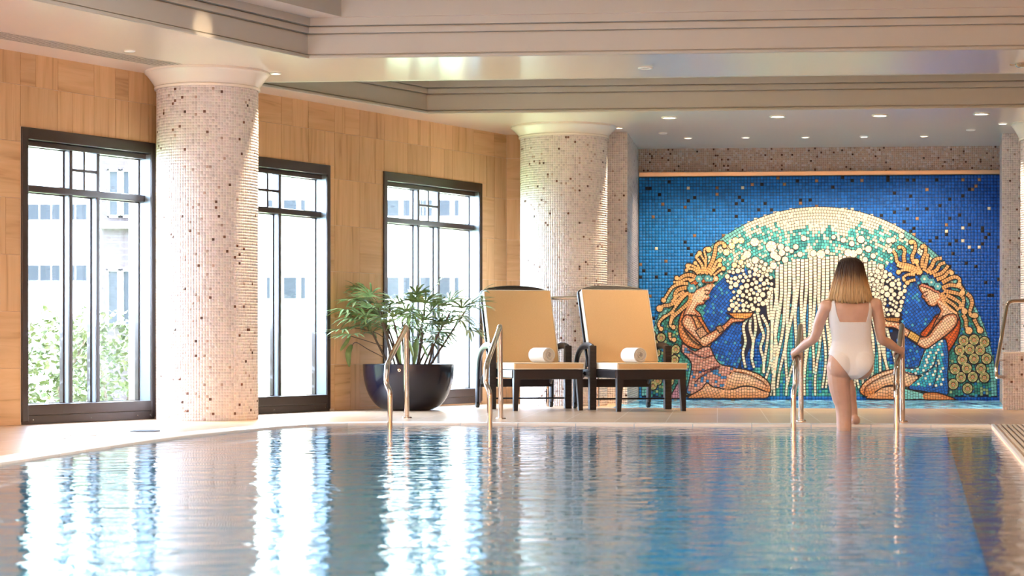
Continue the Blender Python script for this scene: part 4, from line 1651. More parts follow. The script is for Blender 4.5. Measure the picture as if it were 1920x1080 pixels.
def inlay(name, poly, colf, lev, cell=5.2, ang=0.0, parent=mural, smooth=3, grow=2.1, label=None):
    """a shape filled with cut tesserae over a dark bed; colf(p, distance to the outline)"""
    if smooth:
        poly = smooth_poly(poly, smooth)
    if area2(poly) < 0:
        poly = poly[::-1]
    mb = MB()
    h0 = .003 + lev * .0035
    backing(mb, poly, h0 + .001, grow)
    ca, sa_ = math.cos(ang), math.sin(ang)
    rot = [(p[0] * ca + p[1] * sa_, -p[0] * sa_ + p[1] * ca) for p in poly]
    x0, x1 = min(p[0] for p in rot), max(p[0] for p in rot)
    y0, y1 = min(p[1] for p in rot), max(p[1] for p in rot)
    nx, ny = max(1, round((x1 - x0) / cell)), max(1, round((y1 - y0) / cell))
    for i in range(nx):
        xa, xb = x0 + (x1 - x0) * i / nx, x0 + (x1 - x0) * (i + 1) / nx
        colm = clip_half(clip_half(rot, (-1, 0), -xa), (1, 0), xb)
        if len(colm) < 3:
            continue
        sh = (RM.random() - .5) * cell * .6
        for j in range(-1, ny + 1):
            ya, yb = y0 + (y1 - y0) * j / ny + sh, y0 + (y1 - y0) * (j + 1) / ny + sh
            c = clip_half(clip_half(colm, (0, -1), -ya), (0, 1), yb)
            if len(c) < 3 or abs(area2(c)) < cell * cell * .10:
                continue
            # drop doubled points, shrink to leave a joint
            d = [c[0]]
            for p in c[1:]:
                if math.dist(p, d[-1]) > .15:
                    d.append(p)
            if math.dist(d[0], d[-1]) < .15:
                d.pop()
            if len(d) < 3:
                continue
            mx_, my_ = sum(p[0] for p in d) / len(d), sum(p[1] for p in d) / len(d)
            s = .84
            d = [(mx_ + (p[0] - mx_) * s, my_ + (p[1] - my_) * s) for p in d]
            d = [(p[0] * ca - p[1] * sa_, p[0] * sa_ + p[1] * ca) for p in d]
            cx, cy = mx_ * ca - my_ * sa_, mx_ * sa_ + my_ * ca
            piece(mb, d, h0, h0 + .003 + RM.uniform(0, .0006), jit(colf((cx, cy), dist_edge((cx, cy), poly))))
    o = obj(name, mb, M['mural_tile'], parent, local=True, label=label)
    return o
def ribbon(name, pts, wd, colf, lev, seg=5.0, grow=1.4, tip=None, parent=mural, lanes=None, mb=None, taper=.55):
    """a strand of tesserae along a curve; wd in picture pixels"""
    own = mb is None
    mb = mb or MB()
    cv = catmull([(p[0], p[1], 0) for p in pts], 6)
    ln = [0]
    for a, b in zip(cv, cv[1:]):
        ln.append(ln[-1] + (b - a).length)
    tot = ln[-1]
    def at(t):
        for i in range(len(ln) - 1):
            if t <= ln[i + 1] or i == len(ln) - 2:
                u = (t - ln[i]) / max(ln[i + 1] - ln[i], 1e-6)
                p = cv[i].lerp(cv[i + 1], u)
                d = (cv[min(i + 2, len(cv) - 1)] - cv[max(i - 1, 0)])
                d = d.normalized() if d.length else Vector((1, 0, 0))
                return p, Vector((-d.y, d.x, 0))
    def width(t):
        u = t / tot
        return wd * (1 - (1 - taper) * u) / 2
    h0 = .003 + lev * .0035
    m_ = max(6, int(tot / 3))
    L_, R_ = [], []
    for k in range(m_ + 1):
        t = tot * k / m_
        p, nn = at(t)
        w_ = width(t) + grow
        L_.append((p.x + nn.x * w_, p.y + nn.y * w_)); R_.append((p.x - nn.x * w_, p.y - nn.y * w_))
    vs = [mu(p, h0 + .001) for p in L_] + [mu(p, h0 + .001) for p in R_] + [mu(p, .001) for p in L_] + [mu(p, .001) for p in R_]
    q = m_ + 1
    fs = []
    for k in range(m_):
        fs += [(k, k + 1, q + k + 1, q + k), (k, k + 1, 2 * q + k + 1, 2 * q + k), (q + k, q + k + 1, 3 * q + k + 1, 3 * q + k)]
    mb.add(vs, fs, LINE)
    ns_ = max(2, round(tot / seg))
    for k in range(ns_):
        ta, tb = tot * (k + .10) / ns_, tot * (k + .90) / ns_
        (pa, na), (pb, nb_) = at(ta), at(tb)
        wa, wb_ = width(ta), width(tb)
        nl = lanes or max(1, round(wd / 6.0))
        for j in range(nl):
            u0, u1 = -1 + 2 * (j + .06) / nl, -1 + 2 * (j + .94) / nl
            quad = [(pa.x + na.x * wa * u0, pa.y + na.y * wa * u0), (pa.x + na.x * wa * u1, pa.y + na.y * wa * u1),
                    (pb.x + nb_.x * wb_ * u1, pb.y + nb_.y * wb_ * u1), (pb.x + nb_.x * wb_ * u0, pb.y + nb_.y * wb_ * u0)]
            piece(mb, quad, h0, h0 + .0032 + RM.uniform(0, .0005), jit(colf((k + .5) / ns_, (u0 + u1) / 2)))
    if tip:
        p, nn = at(tot)
        rosette(mb, (p.x, p.y), tip, lambda i: colf(.97, 0), lev + .3, 5, grow)
    if own:
        return obj(name, mb, M['mural_tile'], parent, local=True)
def rosette(mb, c, r, colf, lev, wedges=6, grow=1.2, hub=None):
    h0 = .003 + lev * .0035
    k = 14
    ring = [(c[0] + (r + grow) * math.cos(2 * PI * i / k), c[1] + (r + grow) * math.sin(2 * PI * i / k)) for i in range(k)]
    vs = [mu(p, h0 + .001) for p in ring] + [mu(p, .001) for p in ring]
    mb.add(vs, [tuple(range(k))] + [(i, (i + 1) % k, k + (i + 1) % k, k + i) for i in range(k)], LINE)
    a0 = RM.uniform(0, 6)
    r0 = r * .28 if hub is not None or r > 5 else 0
    for i in range(wedges):
        a, b = a0 + 2 * PI * (i + .05) / wedges, a0 + 2 * PI * (i + .95) / wedges
        m_ = (a + b) / 2
        pts = [(c[0] + r * math.cos(q), c[1] + r * math.sin(q)) for q in (a, m_, b)]
        ri = max(r0, r * .10)
        pts += [(c[0] + ri * math.cos(q), c[1] + ri * math.sin(q)) for q in (b, a)]
        piece(mb, pts, h0, h0 + .0032, jit(colf(i)))
    if r0:
        ring = [(c[0] + r0 * .82 * math.cos(2 * PI * i / 7), c[1] + r0 * .82 * math.sin(2 * PI * i / 7)) for i in range(7)]
        piece(mb, ring, h0, h0 + .0034, jit(hub if hub is not None else colf(0)))

def mixc(a, b, t):
    t = max(0, min(1, t))
    return tuple(x + (y - x) * t for x, y in zip(a, b))
CREAM = (.80, .75, .63)
PEACH, ROSE, RUST, RED = (.90, .60, .42), (.72, .36, .26), (.50, .11, .025), (.55, .06, .015)
GOLD, OCHRE = (.74, .42, .16), (.55, .24, .07)
def c1_(x, y): return (1200 + x / 6.75, 440 + y / 6.75)
def c2_(x, y): return (1200 + x / 6.173, 590 + y / 6.173)
def c3_(x, y): return (1640 + x / 6.75, 440 + y / 6.75)
def c4_(x, y): return (1600 + x / 6.171, 590 + y / 6.171)
def conv(f, pts): return [f(*p) for p in pts]

arch_field()
# falling water: many strands side by side
rs = random.Random(17)
def strand_col(y0, y1):
    def f(u, v):
        y = y0 + (y1 - y0) * u
        t = (y - 600) / 150
        r_ = rs.random()
        if r_ < .12 + .2 * max(0, t):
            return (.50, .66, .58)
        if r_ < .30 and t > .4:
            return (.78, .56, .40)
        return mixc(CREAM, (.78, .70, .55), t)
    return f
k = 0
for i in range(26):
    xt = 1457 + i * 7.9
    xb = 1430 + i * 10.2 + rs.uniform(-3, 3)
    yt = 500 - 22 * math.sin(PI * (i + 1) / 28) + rs.uniform(-3, 3)
    yb = rs.choice([742, 742, 742, 728, 700])
    ph, am = rs.uniform(0, 6.28), rs.uniform(2.5, 6.0)
    pts = []
    for j in range(10):
        u = j / 9
        wob = am * math.sin(ph + u * 8.5) * min(1, max(0, (u - .15) * 2))
        pts.append((xt + (xb - xt) * max(0, u - .25) / .75 + wob, yt + (yb - yt) * u))
    ribbon('water_strand', pts, 7.0, strand_col(yt, yb), 1 + .12 * (i % 3), seg=5.6, grow=1.0, lanes=1, taper=.58)
for pts in ([(1406, 590), (1394, 612), (1398, 640), (1393, 662), (1398, 690)], [(1409, 588), (1406, 615), (1412, 640), (1409, 668), (1414, 690)],
            [(1414, 588), (1417, 615), (1412, 645), (1411, 670)], [(1420, 585), (1426, 610), (1432, 630), (1426, 652), (1431, 672), (1432, 700)],
            [(1428, 590), (1440, 615), (1438, 645), (1434, 672), (1431, 698)], [(1447, 545), (1446, 585), (1448, 620), (1446, 660), (1449, 700)],
            [(1441, 545), (1440, 580), (1443, 600)], [(1453, 540), (1458, 580), (1453, 620), (1457, 660), (1452, 705)]):
    ribbon('water_strand', pts, 5.6, strand_col(pts[0][1], pts[-1][1]), 1.6, seg=5.4, grow=1.1, lanes=1, taper=.8)

# bubbles
def inside(p, poly):
    r_ = False
    for i in range(len(poly)):
        a, b = poly[i - 1], poly[i]
        if (a[1] > p[1]) != (b[1] > p[1]) and p[0] < (b[0] - a[0]) * (p[1] - a[1]) / (b[1] - a[1]) + a[0]:
            r_ = not r_
    return r_
bub = [(1379, 451, 6), (1390, 451, 5.5), (1415, 454, 8), (1372, 461, 6), (1362, 473, 6), (1401, 477, 7), (1394, 483, 5), (1416, 488, 6.5), (1377, 497, 5), (1389, 492, 5),
       (1446, 462, 10), (1451, 478, 7), (1458, 484, 6), (1472, 487, 6), (1466, 474, 6), (1476, 467, 5), (1484, 471, 4), (1450, 498, 6.5), (1464, 463, 6), (1525, 475, 6), (1539, 477, 8),
       (1551, 472, 4.5), (1500, 477, 5), (1590, 474, 7), (1600, 476, 7), (1611, 471, 6), (1622, 487, 5), (1628, 467, 6), (1614, 449, 7), (1597, 457, 5), (1581, 450, 5),
       (1637, 480, 5), (1652, 500, 5), (1666, 451, 5), (1674, 450, 5), (1690, 442, 5), (1668, 470, 5), (1667, 452, 4), (1563, 445, 4), (1507, 447, 5), (1492, 463, 5)]
regs = [[(1360, 520), (1378, 495), (1420, 485), (1450, 505), (1446, 545), (1440, 570), (1420, 585), (1378, 588), (1366, 580), (1375, 550)],
        [(1632, 515), (1650, 505), (1672, 515), (1700, 535), (1694, 560), (1688, 592), (1656, 592), (1650, 570), (1632, 545)]]
for reg, cnt in zip(regs, (100, 78)):
    xs, ys = [p[0] for p in reg], [p[1] for p in reg]
    tries = 0
    made = 0
    while made < cnt and tries < 4000:
        tries += 1
        p = (rs.uniform(min(xs), max(xs)), rs.uniform(min(ys), max(ys)))
        r = rs.uniform(2.6, 5.2)
        if inside(p, reg) and all(math.dist(p, b[:2]) > (r + b[2]) * 1.02 for b in bub):
            bub.append((*p, r))
            made += 1
for x, y, r in bub:
    warm = y < 500 and x < 1400
    mb = MB()
    rosette(mb, (x, y), r, lambda i: (.86, .66, .36) if warm and i % 2 else CREAM, 2.2 + .3 * rs.random(), 6 if r > 3.6 else 4, 1.15)
    obj('bubble', mb, M['mural_tile'], mural, local=True)

# peacock feather eyes beside each woman
FEATHER = [c4_(*p) for p in ((1275, 300), (1395, 290), (1515, 315), (1230, 410), (1345, 400), (1465, 410), (1260, 520), (1395, 510), (1540, 510), (1175, 630), (1310, 620), (1475, 625), (1245, 725), (1380, 720), (1515, 725), (1155, 805), (1320, 855))]
FEATHER += [c2_(*p) for p in ((135, 235), (245, 265), (165, 335), (415, 400), (190, 440), (140, 540), (345, 430), (400, 520), (330, 540), (345, 770), (150, 820), (205, 765))]
for i, c in enumerate(sorted(FEATHER, key=lambda c: -c[1])):
    r = 9.2 if c[0] > 1500 else 7.4
    mb = MB()
    tear = [(c[0] + r * math.sin(2 * PI * k / 16), c[1] + r * (math.cos(2 * PI * k / 16) * 1.05)) for k in range(16)]
    lev = 1.3 + .04 * i
    h0 = .003 + lev * .0035
    backing(mb, tear if area2(tear) > 0 else tear[::-1], h0 + .001, 2.0)
    for k in range(16):
        p, q_ = tear[k], tear[(k + 1) % 16]
        for t0, t1, cc in ((.50, .70, (.46, .38, .16)), (.76, .98, (.62, .50, .27))):
            quad = [(c[0] + (pp[0] - c[0]) * t, c[1] + (pp[1] - c[1]) * t) for pp, t in ((p, t0), (p, t1), (q_, t1), (q_, t0))]
            piece(mb, quad, h0, h0 + .003, jit(cc if k % 3 else (.30, .36, .16), .2))
    rosette(mb, (c[0], c[1] + .6), r * .40, lambda i: (.60, .20, .08) if i % 2 else (.66, .42, .20), lev + .3, 8, .3, hub=(.02, .30, .52))
    obj('feather_eye', mb, M['mural_tile'], mural, local=True)

# ---- the two women
def skin(lo=0, edge=4.5):
    def f(p, d):
        return mixc(RUST, PEACH, d / edge) if lo == 0 else mixc((.62, .20, .07), (.78, .40, .20), d / edge)
    return f
def leg(ybot):
    def f(p, d):
        t = (ybot - p[1]) / 26
        return mixc((.66, .22, .06), PEACH, min(t, d / 3.2))
    return f
lady1 = 'figure_left'
def rose_dress(p, d):
    r_ = rs.random()
    if p[1] > 690 and r_ < .22:
        return (.05, .22, .52)
    if p[0] < 1296 and r_ < .35:
        return (.06, .20, .50)
    s_ = math.sin(p[0] * .30 + p[1] * .5)
    return mixc((.55, .22, .18), (.74, .42, .36), .5 + .5 * s_)
def teal_skirt(p, d):
    s_ = math.sin((p[0] - 1680) * .55 + (p[1] - 700) * .22)
    r_ = rs.random()
    if p[0] > 1768 or p[1] > 724:
        return (.015, .13, .50)
    if s_ > .45 and r_ < .8:
        return (.74, .82, .78)
    if s_ < -.5:
        return (.02, .28, .55)
    return (.05, .47, .60)
red_f = lambda p, d: mixc((.42, .05, .01), (.68, .13, .03), d / 6)
inlay('dress_train', conv(c2_, [(440, 800), (490, 850), (500, 965), (345, 965)]), lambda p, d: (.52, .24, .36), 1, smooth=0)
inlay('skin_back', conv(c2_, [(560, -90), (640, -40), (690, -10), (720, 60), (760, 130), (790, 180), (815, 230), (820, 330), (800, 375), (740, 390), (650, 390), (560, 358), (500, 310), (460, 230), (450, 130), (470, 20), (510, -50)]), lambda p, d: mixc((.60, .16, .04), (.80, .38, .18), d / 9), 2, ang=.5)
inlay('dress', conv(c2_, [(495, 340), (560, 385), (640, 430), (720, 385), (800, 378), (835, 440), (880, 530), (940, 585), (1030, 605), (1110, 628), (1050, 690), (1000, 780), (960, 855), (880, 850), (800, 800), (740, 830), (680, 880), (620, 910), (545, 905), (565, 800), (595, 660), (600, 560), (545, 480), (492, 430)]), rose_dress, 3, ang=.12)
inlay('skin_thigh', conv(c2_, [(1110, 628), (1250, 650), (1380, 700), (1470, 770), (1503, 830), (1503, 890), (1470, 890), (1430, 872), (1300, 826), (1180, 822), (1080, 852), (965, 855), (1010, 740), (1060, 670)]), leg(734), 3.6, ang=.25)
inlay('skin_shin', conv(c2_, [(955, 870), (1080, 868), (1180, 838), (1300, 840), (1420, 885), (1492, 905), (1462, 958), (1350, 960), (955, 960)]), leg(748), 4, ang=.0)
inlay('skin_foot', conv(c2_, [(775, 795), (835, 840), (960, 868), (960, 958), (790, 958), (600, 962), (565, 955), (640, 910), (720, 860)]), leg(748), 4.4, ang=-.4)
inlay('skin_arm', conv(c2_, [(525, 15), (580, 15), (620, 70), (650, 150), (700, 225), (770, 235), (930, 150), (1010, 90), (1060, 40), (1130, 28), (1190, 28), (1218, 48), (1180, 75), (1090, 82), (1050, 105), (970, 185), (880, 275), (800, 335), (740, 368), (690, 320), (610, 240), (520, 150), (490, 80)]), skin(0, 5), 4, ang=.35, cell=4.6)
inlay('armlet', conv(c2_, [(650, 190), (720, 145), (775, 220), (700, 270)]), lambda p, d: (.58, .34, .22), 5, cell=4, smooth=0)
inlay('bracelet', conv(c2_, [(885, 150), (930, 128), (965, 180), (920, 205)]), lambda p, d: (.45, .25, .12), 5, cell=4, smooth=0)
inlay('bowl', conv(c1_, [(1128, 998), (1425, 992), (1400, 1040), (1340, 1062), (1200, 1057)]), lambda p, d: mixc((.45, .12, .03), (.80, .38, .12), d / 3), 5, cell=4.6, smooth=0)
inlay('skin_face', conv(c1_, [(690, 720), (800, 660), (915, 615), (928, 640), (908, 690), (880, 742), (868, 765), (880, 800), (866, 818), (838, 822), (832, 838), (812, 848), (812, 862), (788, 880), (745, 882), (715, 905), (698, 950), (740, 985), (765, 1030), (640, 1010), (560, 1030), (590, 930), (640, 850), (640, 770)]), skin(0, 4), 3.2, cell=4.2, ang=.5)

WARMH = lambda u, v: mixc((.52, .20, .05), (.80, .50, .25), .35 + .6 * (1 - abs(v)) * .5 + .3 * u)
def hair(f, pts, wd, tip=None, lev=3.4):
    ribbon('hair_lock', conv(f, pts), wd, lambda u, v: WARMH(u, v), lev, seg=4.6, grow=1.6, tip=tip, taper=.75, lanes=1 if wd < 6.5 else 2)
for pts, wd, tip in (
    ([(690, 590), (600, 560), (500, 600), (420, 600)], 5.5, None), ([(560, 720), (480, 770), (400, 850)], 6, None), ([(650, 740), (560, 760), (470, 850), (440, 900)], 7, None),
    ([(600, 740), (540, 800), (460, 900), (400, 980), (300, 1050)], 5.5, None), ([(640, 760), (625, 850), (520, 950), (420, 1040), (385, 1120)], 7.5, None),
    ([(590, 670), (500, 690), (450, 740), (440, 840), (380, 890), (300, 900), (250, 935)], 7.5, 6.0), ([(610, 620), (520, 620), (420, 660), (370, 720), (320, 800), (300, 830)], 6, 4.5),
    ([(710, 540), (640, 510), (560, 520), (490, 565), (465, 550)], 7, 4), ([(620, 590), (700, 560), (640, 600)], 6, None),
    ([(740, 500), (690, 445), (610, 430), (590, 450)], 5.5, 3.2), ([(760, 490), (720, 425), (650, 390), (610, 380), (605, 395)], 5.5, 4), ([(765, 470), (740, 400), (700, 360)], 4.5, 3.4),
    ([(790, 500), (790, 400), (740, 320), (705, 280), (730, 262)], 6, 3), ([(815, 470), (830, 370), (790, 290), (755, 235)], 4.6, 4.2), ([(825, 440), (835, 300), (812, 200), (850, 165), (870, 190)], 4.6, 5),
    ([(830, 500), (870, 430), (920, 330), (950, 220), (960, 145), (1010, 105), (1065, 115), (1070, 145)], 7.5, 4.2), ([(870, 490), (930, 420), (970, 340), (1010, 325)], 6, 4),
    ([(890, 510), (960, 430), (1010, 385)], 5, 4.2), ([(930, 520), (1000, 460), (1055, 430)], 4.6, 4.2)):
    hair(c1_, pts, wd, tip)
for pts, wd, tip in (([(300, 10), (240, 65), (215, 120), (245, 165)], 6, 4), ([(385, -40), (360, 60), (352, 130), (388, 145)], 6, 4), ([(345, 205), (352, 280), (395, 290)], 6, 4)):
    hair(c2_, pts, wd, tip)
def flower(c, r, col, lev=5):
    mb = MB()
    for i in range(6):
        a = 2 * PI * i / 6
        rosette(mb, (c[0] + r * .58 * math.cos(a), c[1] + r * .58 * math.sin(a)), r * .36, lambda i: col, lev, 4, .8)
    rosette(mb, c, r * .26, lambda i: CREAM, lev + .6, 4, .5)
    obj('flower', mb, M['mural_tile'], mural, local=True)
FT = (.10, .38, .48)
ribbon('headband', conv(c1_, [(650, 640), (740, 590), (850, 590), (940, 590)]), 8, lambda u, v: (.50, .14, .05), 4.2, seg=4.6)
for x, y, r, c in ((655, 680, 9, FT), (745, 560, 7.5, FT), (855, 555, 7, FT), (960, 558, 5.5, (.80, .48, .30)), (765, 630, 5, FT), (895, 565, 5, FT)):
    flower(c1_(x, y), r, c)
def stroke(f, pts, wd=1.7, lev=5.4, col=(.08, .025, .015)):
    ribbon('drawn_line', conv(f, pts), wd, lambda u, v: col, lev, seg=9, grow=.2, lanes=1)
for pts in ([(820, 742), (845, 756), (872, 748)], [(815, 712), (850, 700), (890, 712)], [(795, 832), (812, 828), (834, 836)], [(850, 800), (866, 806)]):
    stroke(c1_, pts)
for pts in ([(640, -10), (700, 90), (745, 150)], [(500, 150), (570, 250), (640, 320), (730, 368)]):
    stroke(c2_, pts, 2)
for pts in ([(1080, 655), (1250, 690), (1400, 760), (1470, 830)],):
    stroke(c2_, pts, 2, col=(.25, .06, .02))
for pts in ([(560, 400), (660, 470), (760, 490), (860, 460)], [(600, 640), (720, 650), (830, 620), (930, 590)], [(640, 780), (700, 720), (800, 660), (930, 600)]):
    stroke(c2_, pts, 1.8, col=(.20, .06, .06))

# right hand figure
inlay('red_robe', conv(c4_, [(1000, 0), (1100, -30), (1190, 0), (1228, 60), (1222, 180), (1182, 290), (1110, 410), (1090, 435), (1060, 300), (960, 330), (860, 270), (780, 232), (830, 170), (900, 90), (950, 20)]), red_f, 2, ang=.6)
inlay('skirt', conv(c4_, [(1060, 290), (1088, 420), (1095, 560), (1082, 700), (1090, 905), (1020, 930), (880, 895), (760, 872), (640, 850), (720, 770), (800, 700), (700, 700), (560, 630), (740, 620), (790, 520), (840, 400), (900, 360), (980, 310)]), teal_skirt, 3, ang=-.25)
inlay('skin_thigh', conv(c4_, [(80, 860), (150, 770), (280, 690), (430, 640), (560, 642), (740, 712), (700, 775), (630, 830), (500, 812), (380, 818), (280, 868), (240, 905), (255, 960), (150, 940), (95, 910)]), leg(735), 3.6, ang=-.3)
inlay('skin_shin', conv(c4_, [(250, 908), (330, 852), (450, 832), (505, 837), (560, 850), (560, 965), (200, 968), (160, 950)]), leg(748), 4, ang=0)
inlay('ankle_cloth', conv(c4_, [(560, 850), (800, 912), (818, 975), (560, 978)]), lambda p, d: (.22, .60, .62), 4, smooth=0)
inlay('skin_foot', conv(c4_, [(815, 912), (880, 905), (960, 906), (1080, 942), (1155, 972), (1130, 982), (820, 978)]), lambda p, d: mixc((.55, .10, .02), (.80, .36, .14), d / 4), 4.2, smooth=2)
inlay('skin_neck', conv(c3_, [(790, 800), (830, 790), (870, 850), (960, 930), (1040, 990), (1052, 1080), (960, 1085), (880, 1060), (800, 1160), (730, 1240), (760, 1120), (840, 970), (800, 890)]), skin(0, 4), 3, ang=.6)
inlay('skin_arm', conv(c4_, [(1040, 30), (1110, 0), (1180, 5), (1197, 80), (1150, 160), (1060, 240), (960, 312), (880, 370), (830, 388), (755, 352), (640, 265), (580, 232), (510, 165), (440, 140), (390, 142), (340, 115), (340, 70), (400, 55), (440, 70), (500, 80), (560, 130), (660, 195), (745, 258), (830, 262), (880, 235), (940, 150), (1000, 80)]), skin(0, 5), 4, ang=-.6, cell=4.6)
inlay('bracelet', conv(c4_, [(662, 190), (765, 255), (735, 325), (628, 258)]), lambda p, d: (.70, .42, .12), 5, cell=4, ang=.55, smooth=0)
inlay('bowl', conv(c4_, [(345, 38), (540, 40), (520, 82), (400, 72)]), lambda p, d: (.45, .20, .06), 5, cell=4.5, smooth=0)
inlay('skin_face', conv(c3_, [(565, 640), (640, 650), (740, 690), (820, 730), (832, 800), (800, 845), (775, 885), (740, 900), (690, 890), (668, 872), (660, 848), (642, 838), (637, 812), (605, 796), (600, 776), (612, 750), (590, 720), (570, 690)]), skin(0, 4), 3.4, cell=4.2, ang=-.4)
ribbon('headband', conv(c3_, [(585, 635), (680, 665), (760, 712), (812, 730)]), 5, lambda u, v: (.60, .22, .16), 4.4, seg=4.6)
for pts, wd, tip in (
    ([(850, 730), (900, 820), (1000, 890), (1060, 960)], 7, None), ([(840, 760), (880, 860), (970, 950), (1040, 1000)], 6, None), ([(900, 760), (1000, 810), (1080, 870), (1070, 940)], 7, None),
    ([(870, 710), (980, 730), (1080, 760), (1122, 820), (1112, 920), (1135, 970)], 7, 5.5), ([(850, 680), (940, 640), (1040, 650), (1110, 685), (1108, 735)], 7.5, 5), ([(850, 610), (920, 570), (1010, 535), (1070, 565), (1065, 635)], 7.5, 4.4),
    ([(780, 570), (880, 530), (930, 470), (970, 458), (972, 485)], 7, 4), ([(740, 520), (840, 490), (900, 430), (930, 390)], 7, None), ([(690, 490), (780, 450), (820, 380), (890, 355)], 7, None),
    ([(650, 480), (720, 400), (760, 320), (850, 298)], 7.5, None), ([(620, 460), (650, 350), (672, 240)], 6.5, None), ([(600, 420), (602, 320), (640, 230), (640, 155), (608, 132), (600, 155)], 6.5, 3.4),
    ([(590, 480), (545, 400), (525, 340)], 6, 5), ([(500, 370), (472, 280), (510, 190), (508, 110), (468, 75), (460, 95)], 6.5, 4.4), ([(375, 350), (366, 270), (380, 210), (350, 162), (310, 160)], 6.5, 3.2),
    ([(590, 500), (520, 430), (430, 390), (330, 370), (280, 340), (265, 260), (230, 205)], 7, None), ([(560, 500), (460, 425), (340, 412), (280, 380)], 6, None),
    ([(510, 500), (430, 450), (350, 450), (300, 475)], 5.6, 4.2), ([(510, 505), (420, 505), (355, 545), (372, 572)], 5.6, 3), ([(515, 570), (440, 588), (412, 610)], 5.6, 4),
    ([(1160, 745), (1210, 790), (1230, 870), (1200, 980), (1225, 1035), (1275, 1025)], 7, 4.6)):
    hair(c3_, pts, wd, tip)
for pts, wd, tip in (([(1265, 0), (1300, 60), (1303, 140), (1335, 185)], 7, 6.5), ([(1395, 50), (1430, 120), (1465, 180)], 7, 6), ([(1340, -10), (1400, 10)], 6, 5)):
    hair(c4_, pts, wd, tip)
for x, y, r in ((628, 562, 9), (715, 603, 8.2), (795, 655, 8)):
    flower(c3_(x, y), r, FT)
for pts in ([(612, 772), (640, 780), (672, 748)], [(612, 738), (640, 722), (672, 725)], [(650, 856), (675, 848), (692, 842)]):
    stroke(c3_, pts)
for pts in ([(930, 20), (1010, 60), (1040, 30)], [(1035, 10), (960, 110), (900, 180), (845, 245)]):
    stroke(c4_, pts, 2)
for pts in ([(130, 930), (140, 840), (250, 760), (400, 690), (520, 650)],):
    stroke(c4_, pts, 2, col=(.25, .06, .02))
for pts in ([(960, 460), (930, 580), (860, 650), (760, 690)], [(970, 540), (960, 700), (920, 840)], [(560, 645), (660, 690), (760, 700)]):
    stroke(c4_, pts, 1.8, col=(.03, .03, .10))
# ================================================================== the bather, climbing out with her back to us
M['skin'] = mat('skin', (.66, .40, .29), .42)
noise_col(M['skin'], 14, [(.3, (.62, .365, .255)), (.7, (.70, .43, .31))], detail=2)
bsdf(M['skin']).inputs['Subsurface Weight'].default_value = .12
bsdf(M['skin']).inputs['Subsurface Radius'].default_value = (.02, .008, .004)
bsdf(M['skin']).inputs['Subsurface Scale'].default_value = .6
M['suit'] = mat('white_swim_fabric', (.86, .83, .80), .6)
noise_col(M['suit'], 400, [(.3, (.83, .80, .77)), (.7, (.90, .87, .84))], bump=.1, dist=.001)
m = M['hair'] = mat('ombre_hair', rough=.36, spec=.4)
tc = N(m, 'ShaderNodeTexCoord')
sx = N(m, 'ShaderNodeSeparateXYZ')
L(m, tc.outputs['Object'], sx.inputs[0])
mp = N(m, 'ShaderNodeMapping')
mp.inputs['Scale'].default_value = (1, 1, .05)
L(m, tc.outputs['Object'], mp.inputs[0])
nz = N(m, 'ShaderNodeTexNoise')
nz.inputs['Scale'].default_value = 130
nz.inputs['Detail'].default_value = 3
L(m, mp.outputs[0], nz.inputs['Vector'])
mm = N(m, 'ShaderNodeMath', operation='MULTIPLY_ADD')
mm.inputs[1].default_value = .16
L(m, nz.outputs[0], mm.inputs[0]); L(m, sx.outputs[2], mm.inputs[2])
mr = N(m, 'ShaderNodeMapRange')
mr.inputs['From Min'].default_value = .90
mr.inputs['From Max'].default_value = 1.25
L(m, mm.outputs[0], mr.inputs[0])
r = ramp(m, [(.0, (.50, .30, .13)), (.40, (.62, .41, .20)), (.56, (.42, .24, .10)), (.72, (.075, .035, .018)), (.9, (.028, .014, .010))])
L(m, mr.outputs[0], r.inputs[0])
hsv = N(m, 'ShaderNodeHueSaturation')
mr2 = N(m, 'ShaderNodeMapRange')
mr2.inputs['From Min'].default_value = .3; mr2.inputs['From Max'].default_value = .7
mr2.inputs['To Min'].default_value = .62; mr2.inputs['To Max'].default_value = 1.25
L(m, nz.outputs[0], mr2.inputs[0]); L(m, mr2.outputs[0], hsv.inputs['Value'])
L(m, r.outputs[0], hsv.inputs['Color']); L(m, hsv.outputs[0], bsdf(m).inputs['Base Color'])

BX, BY = 2.37, 15.0
q = .00375
def bp_(px, py, y): return Vector(((px - 1592) * q, y, H + (650 - py) * q))
def rings(mb, rows, n=28, ex=2.3):
    """rows: (centre, half width, front depth, back depth); y is away from the viewer, the way she faces"""
    vs, fs = [], []
    for c, a, bf, bb in rows:
        for j in range(n):
            t = 2 * PI * j / n
            ct, st = math.cos(t), math.sin(t)
            x = math.copysign(abs(ct) ** (2 / ex), ct) * a
            y = math.copysign(abs(st) ** (2 / ex), st) * (bf if st > 0 else bb)
            vs.append((c[0] + x, c[1] + y, c[2]))
    k = len(rows)
    for i in range(k - 1):
        for j in range(n):
            a, b = i * n + j, i * n + (j + 1) % n
            fs.append((a, b, b + n, a + n))
    fs.append(tuple(range(n - 1, -1, -1)))
    fs.append(tuple(range((k - 1) * n, k * n)))
    mb.add(vs, fs)
def blob(mb, c, rx, ry, rz, mx=None):
    bm = bmesh.new()
    bmesh.ops.create_uvsphere(bm, u_segments=20, v_segments=12, radius=1)
    for v in bm.verts:
        p = Vector((v.co.x * rx, v.co.y * ry, v.co.z * rz))
        v.co = Vector(c) + (mx @ p if mx is not None else p)
    mb.bm(bm)
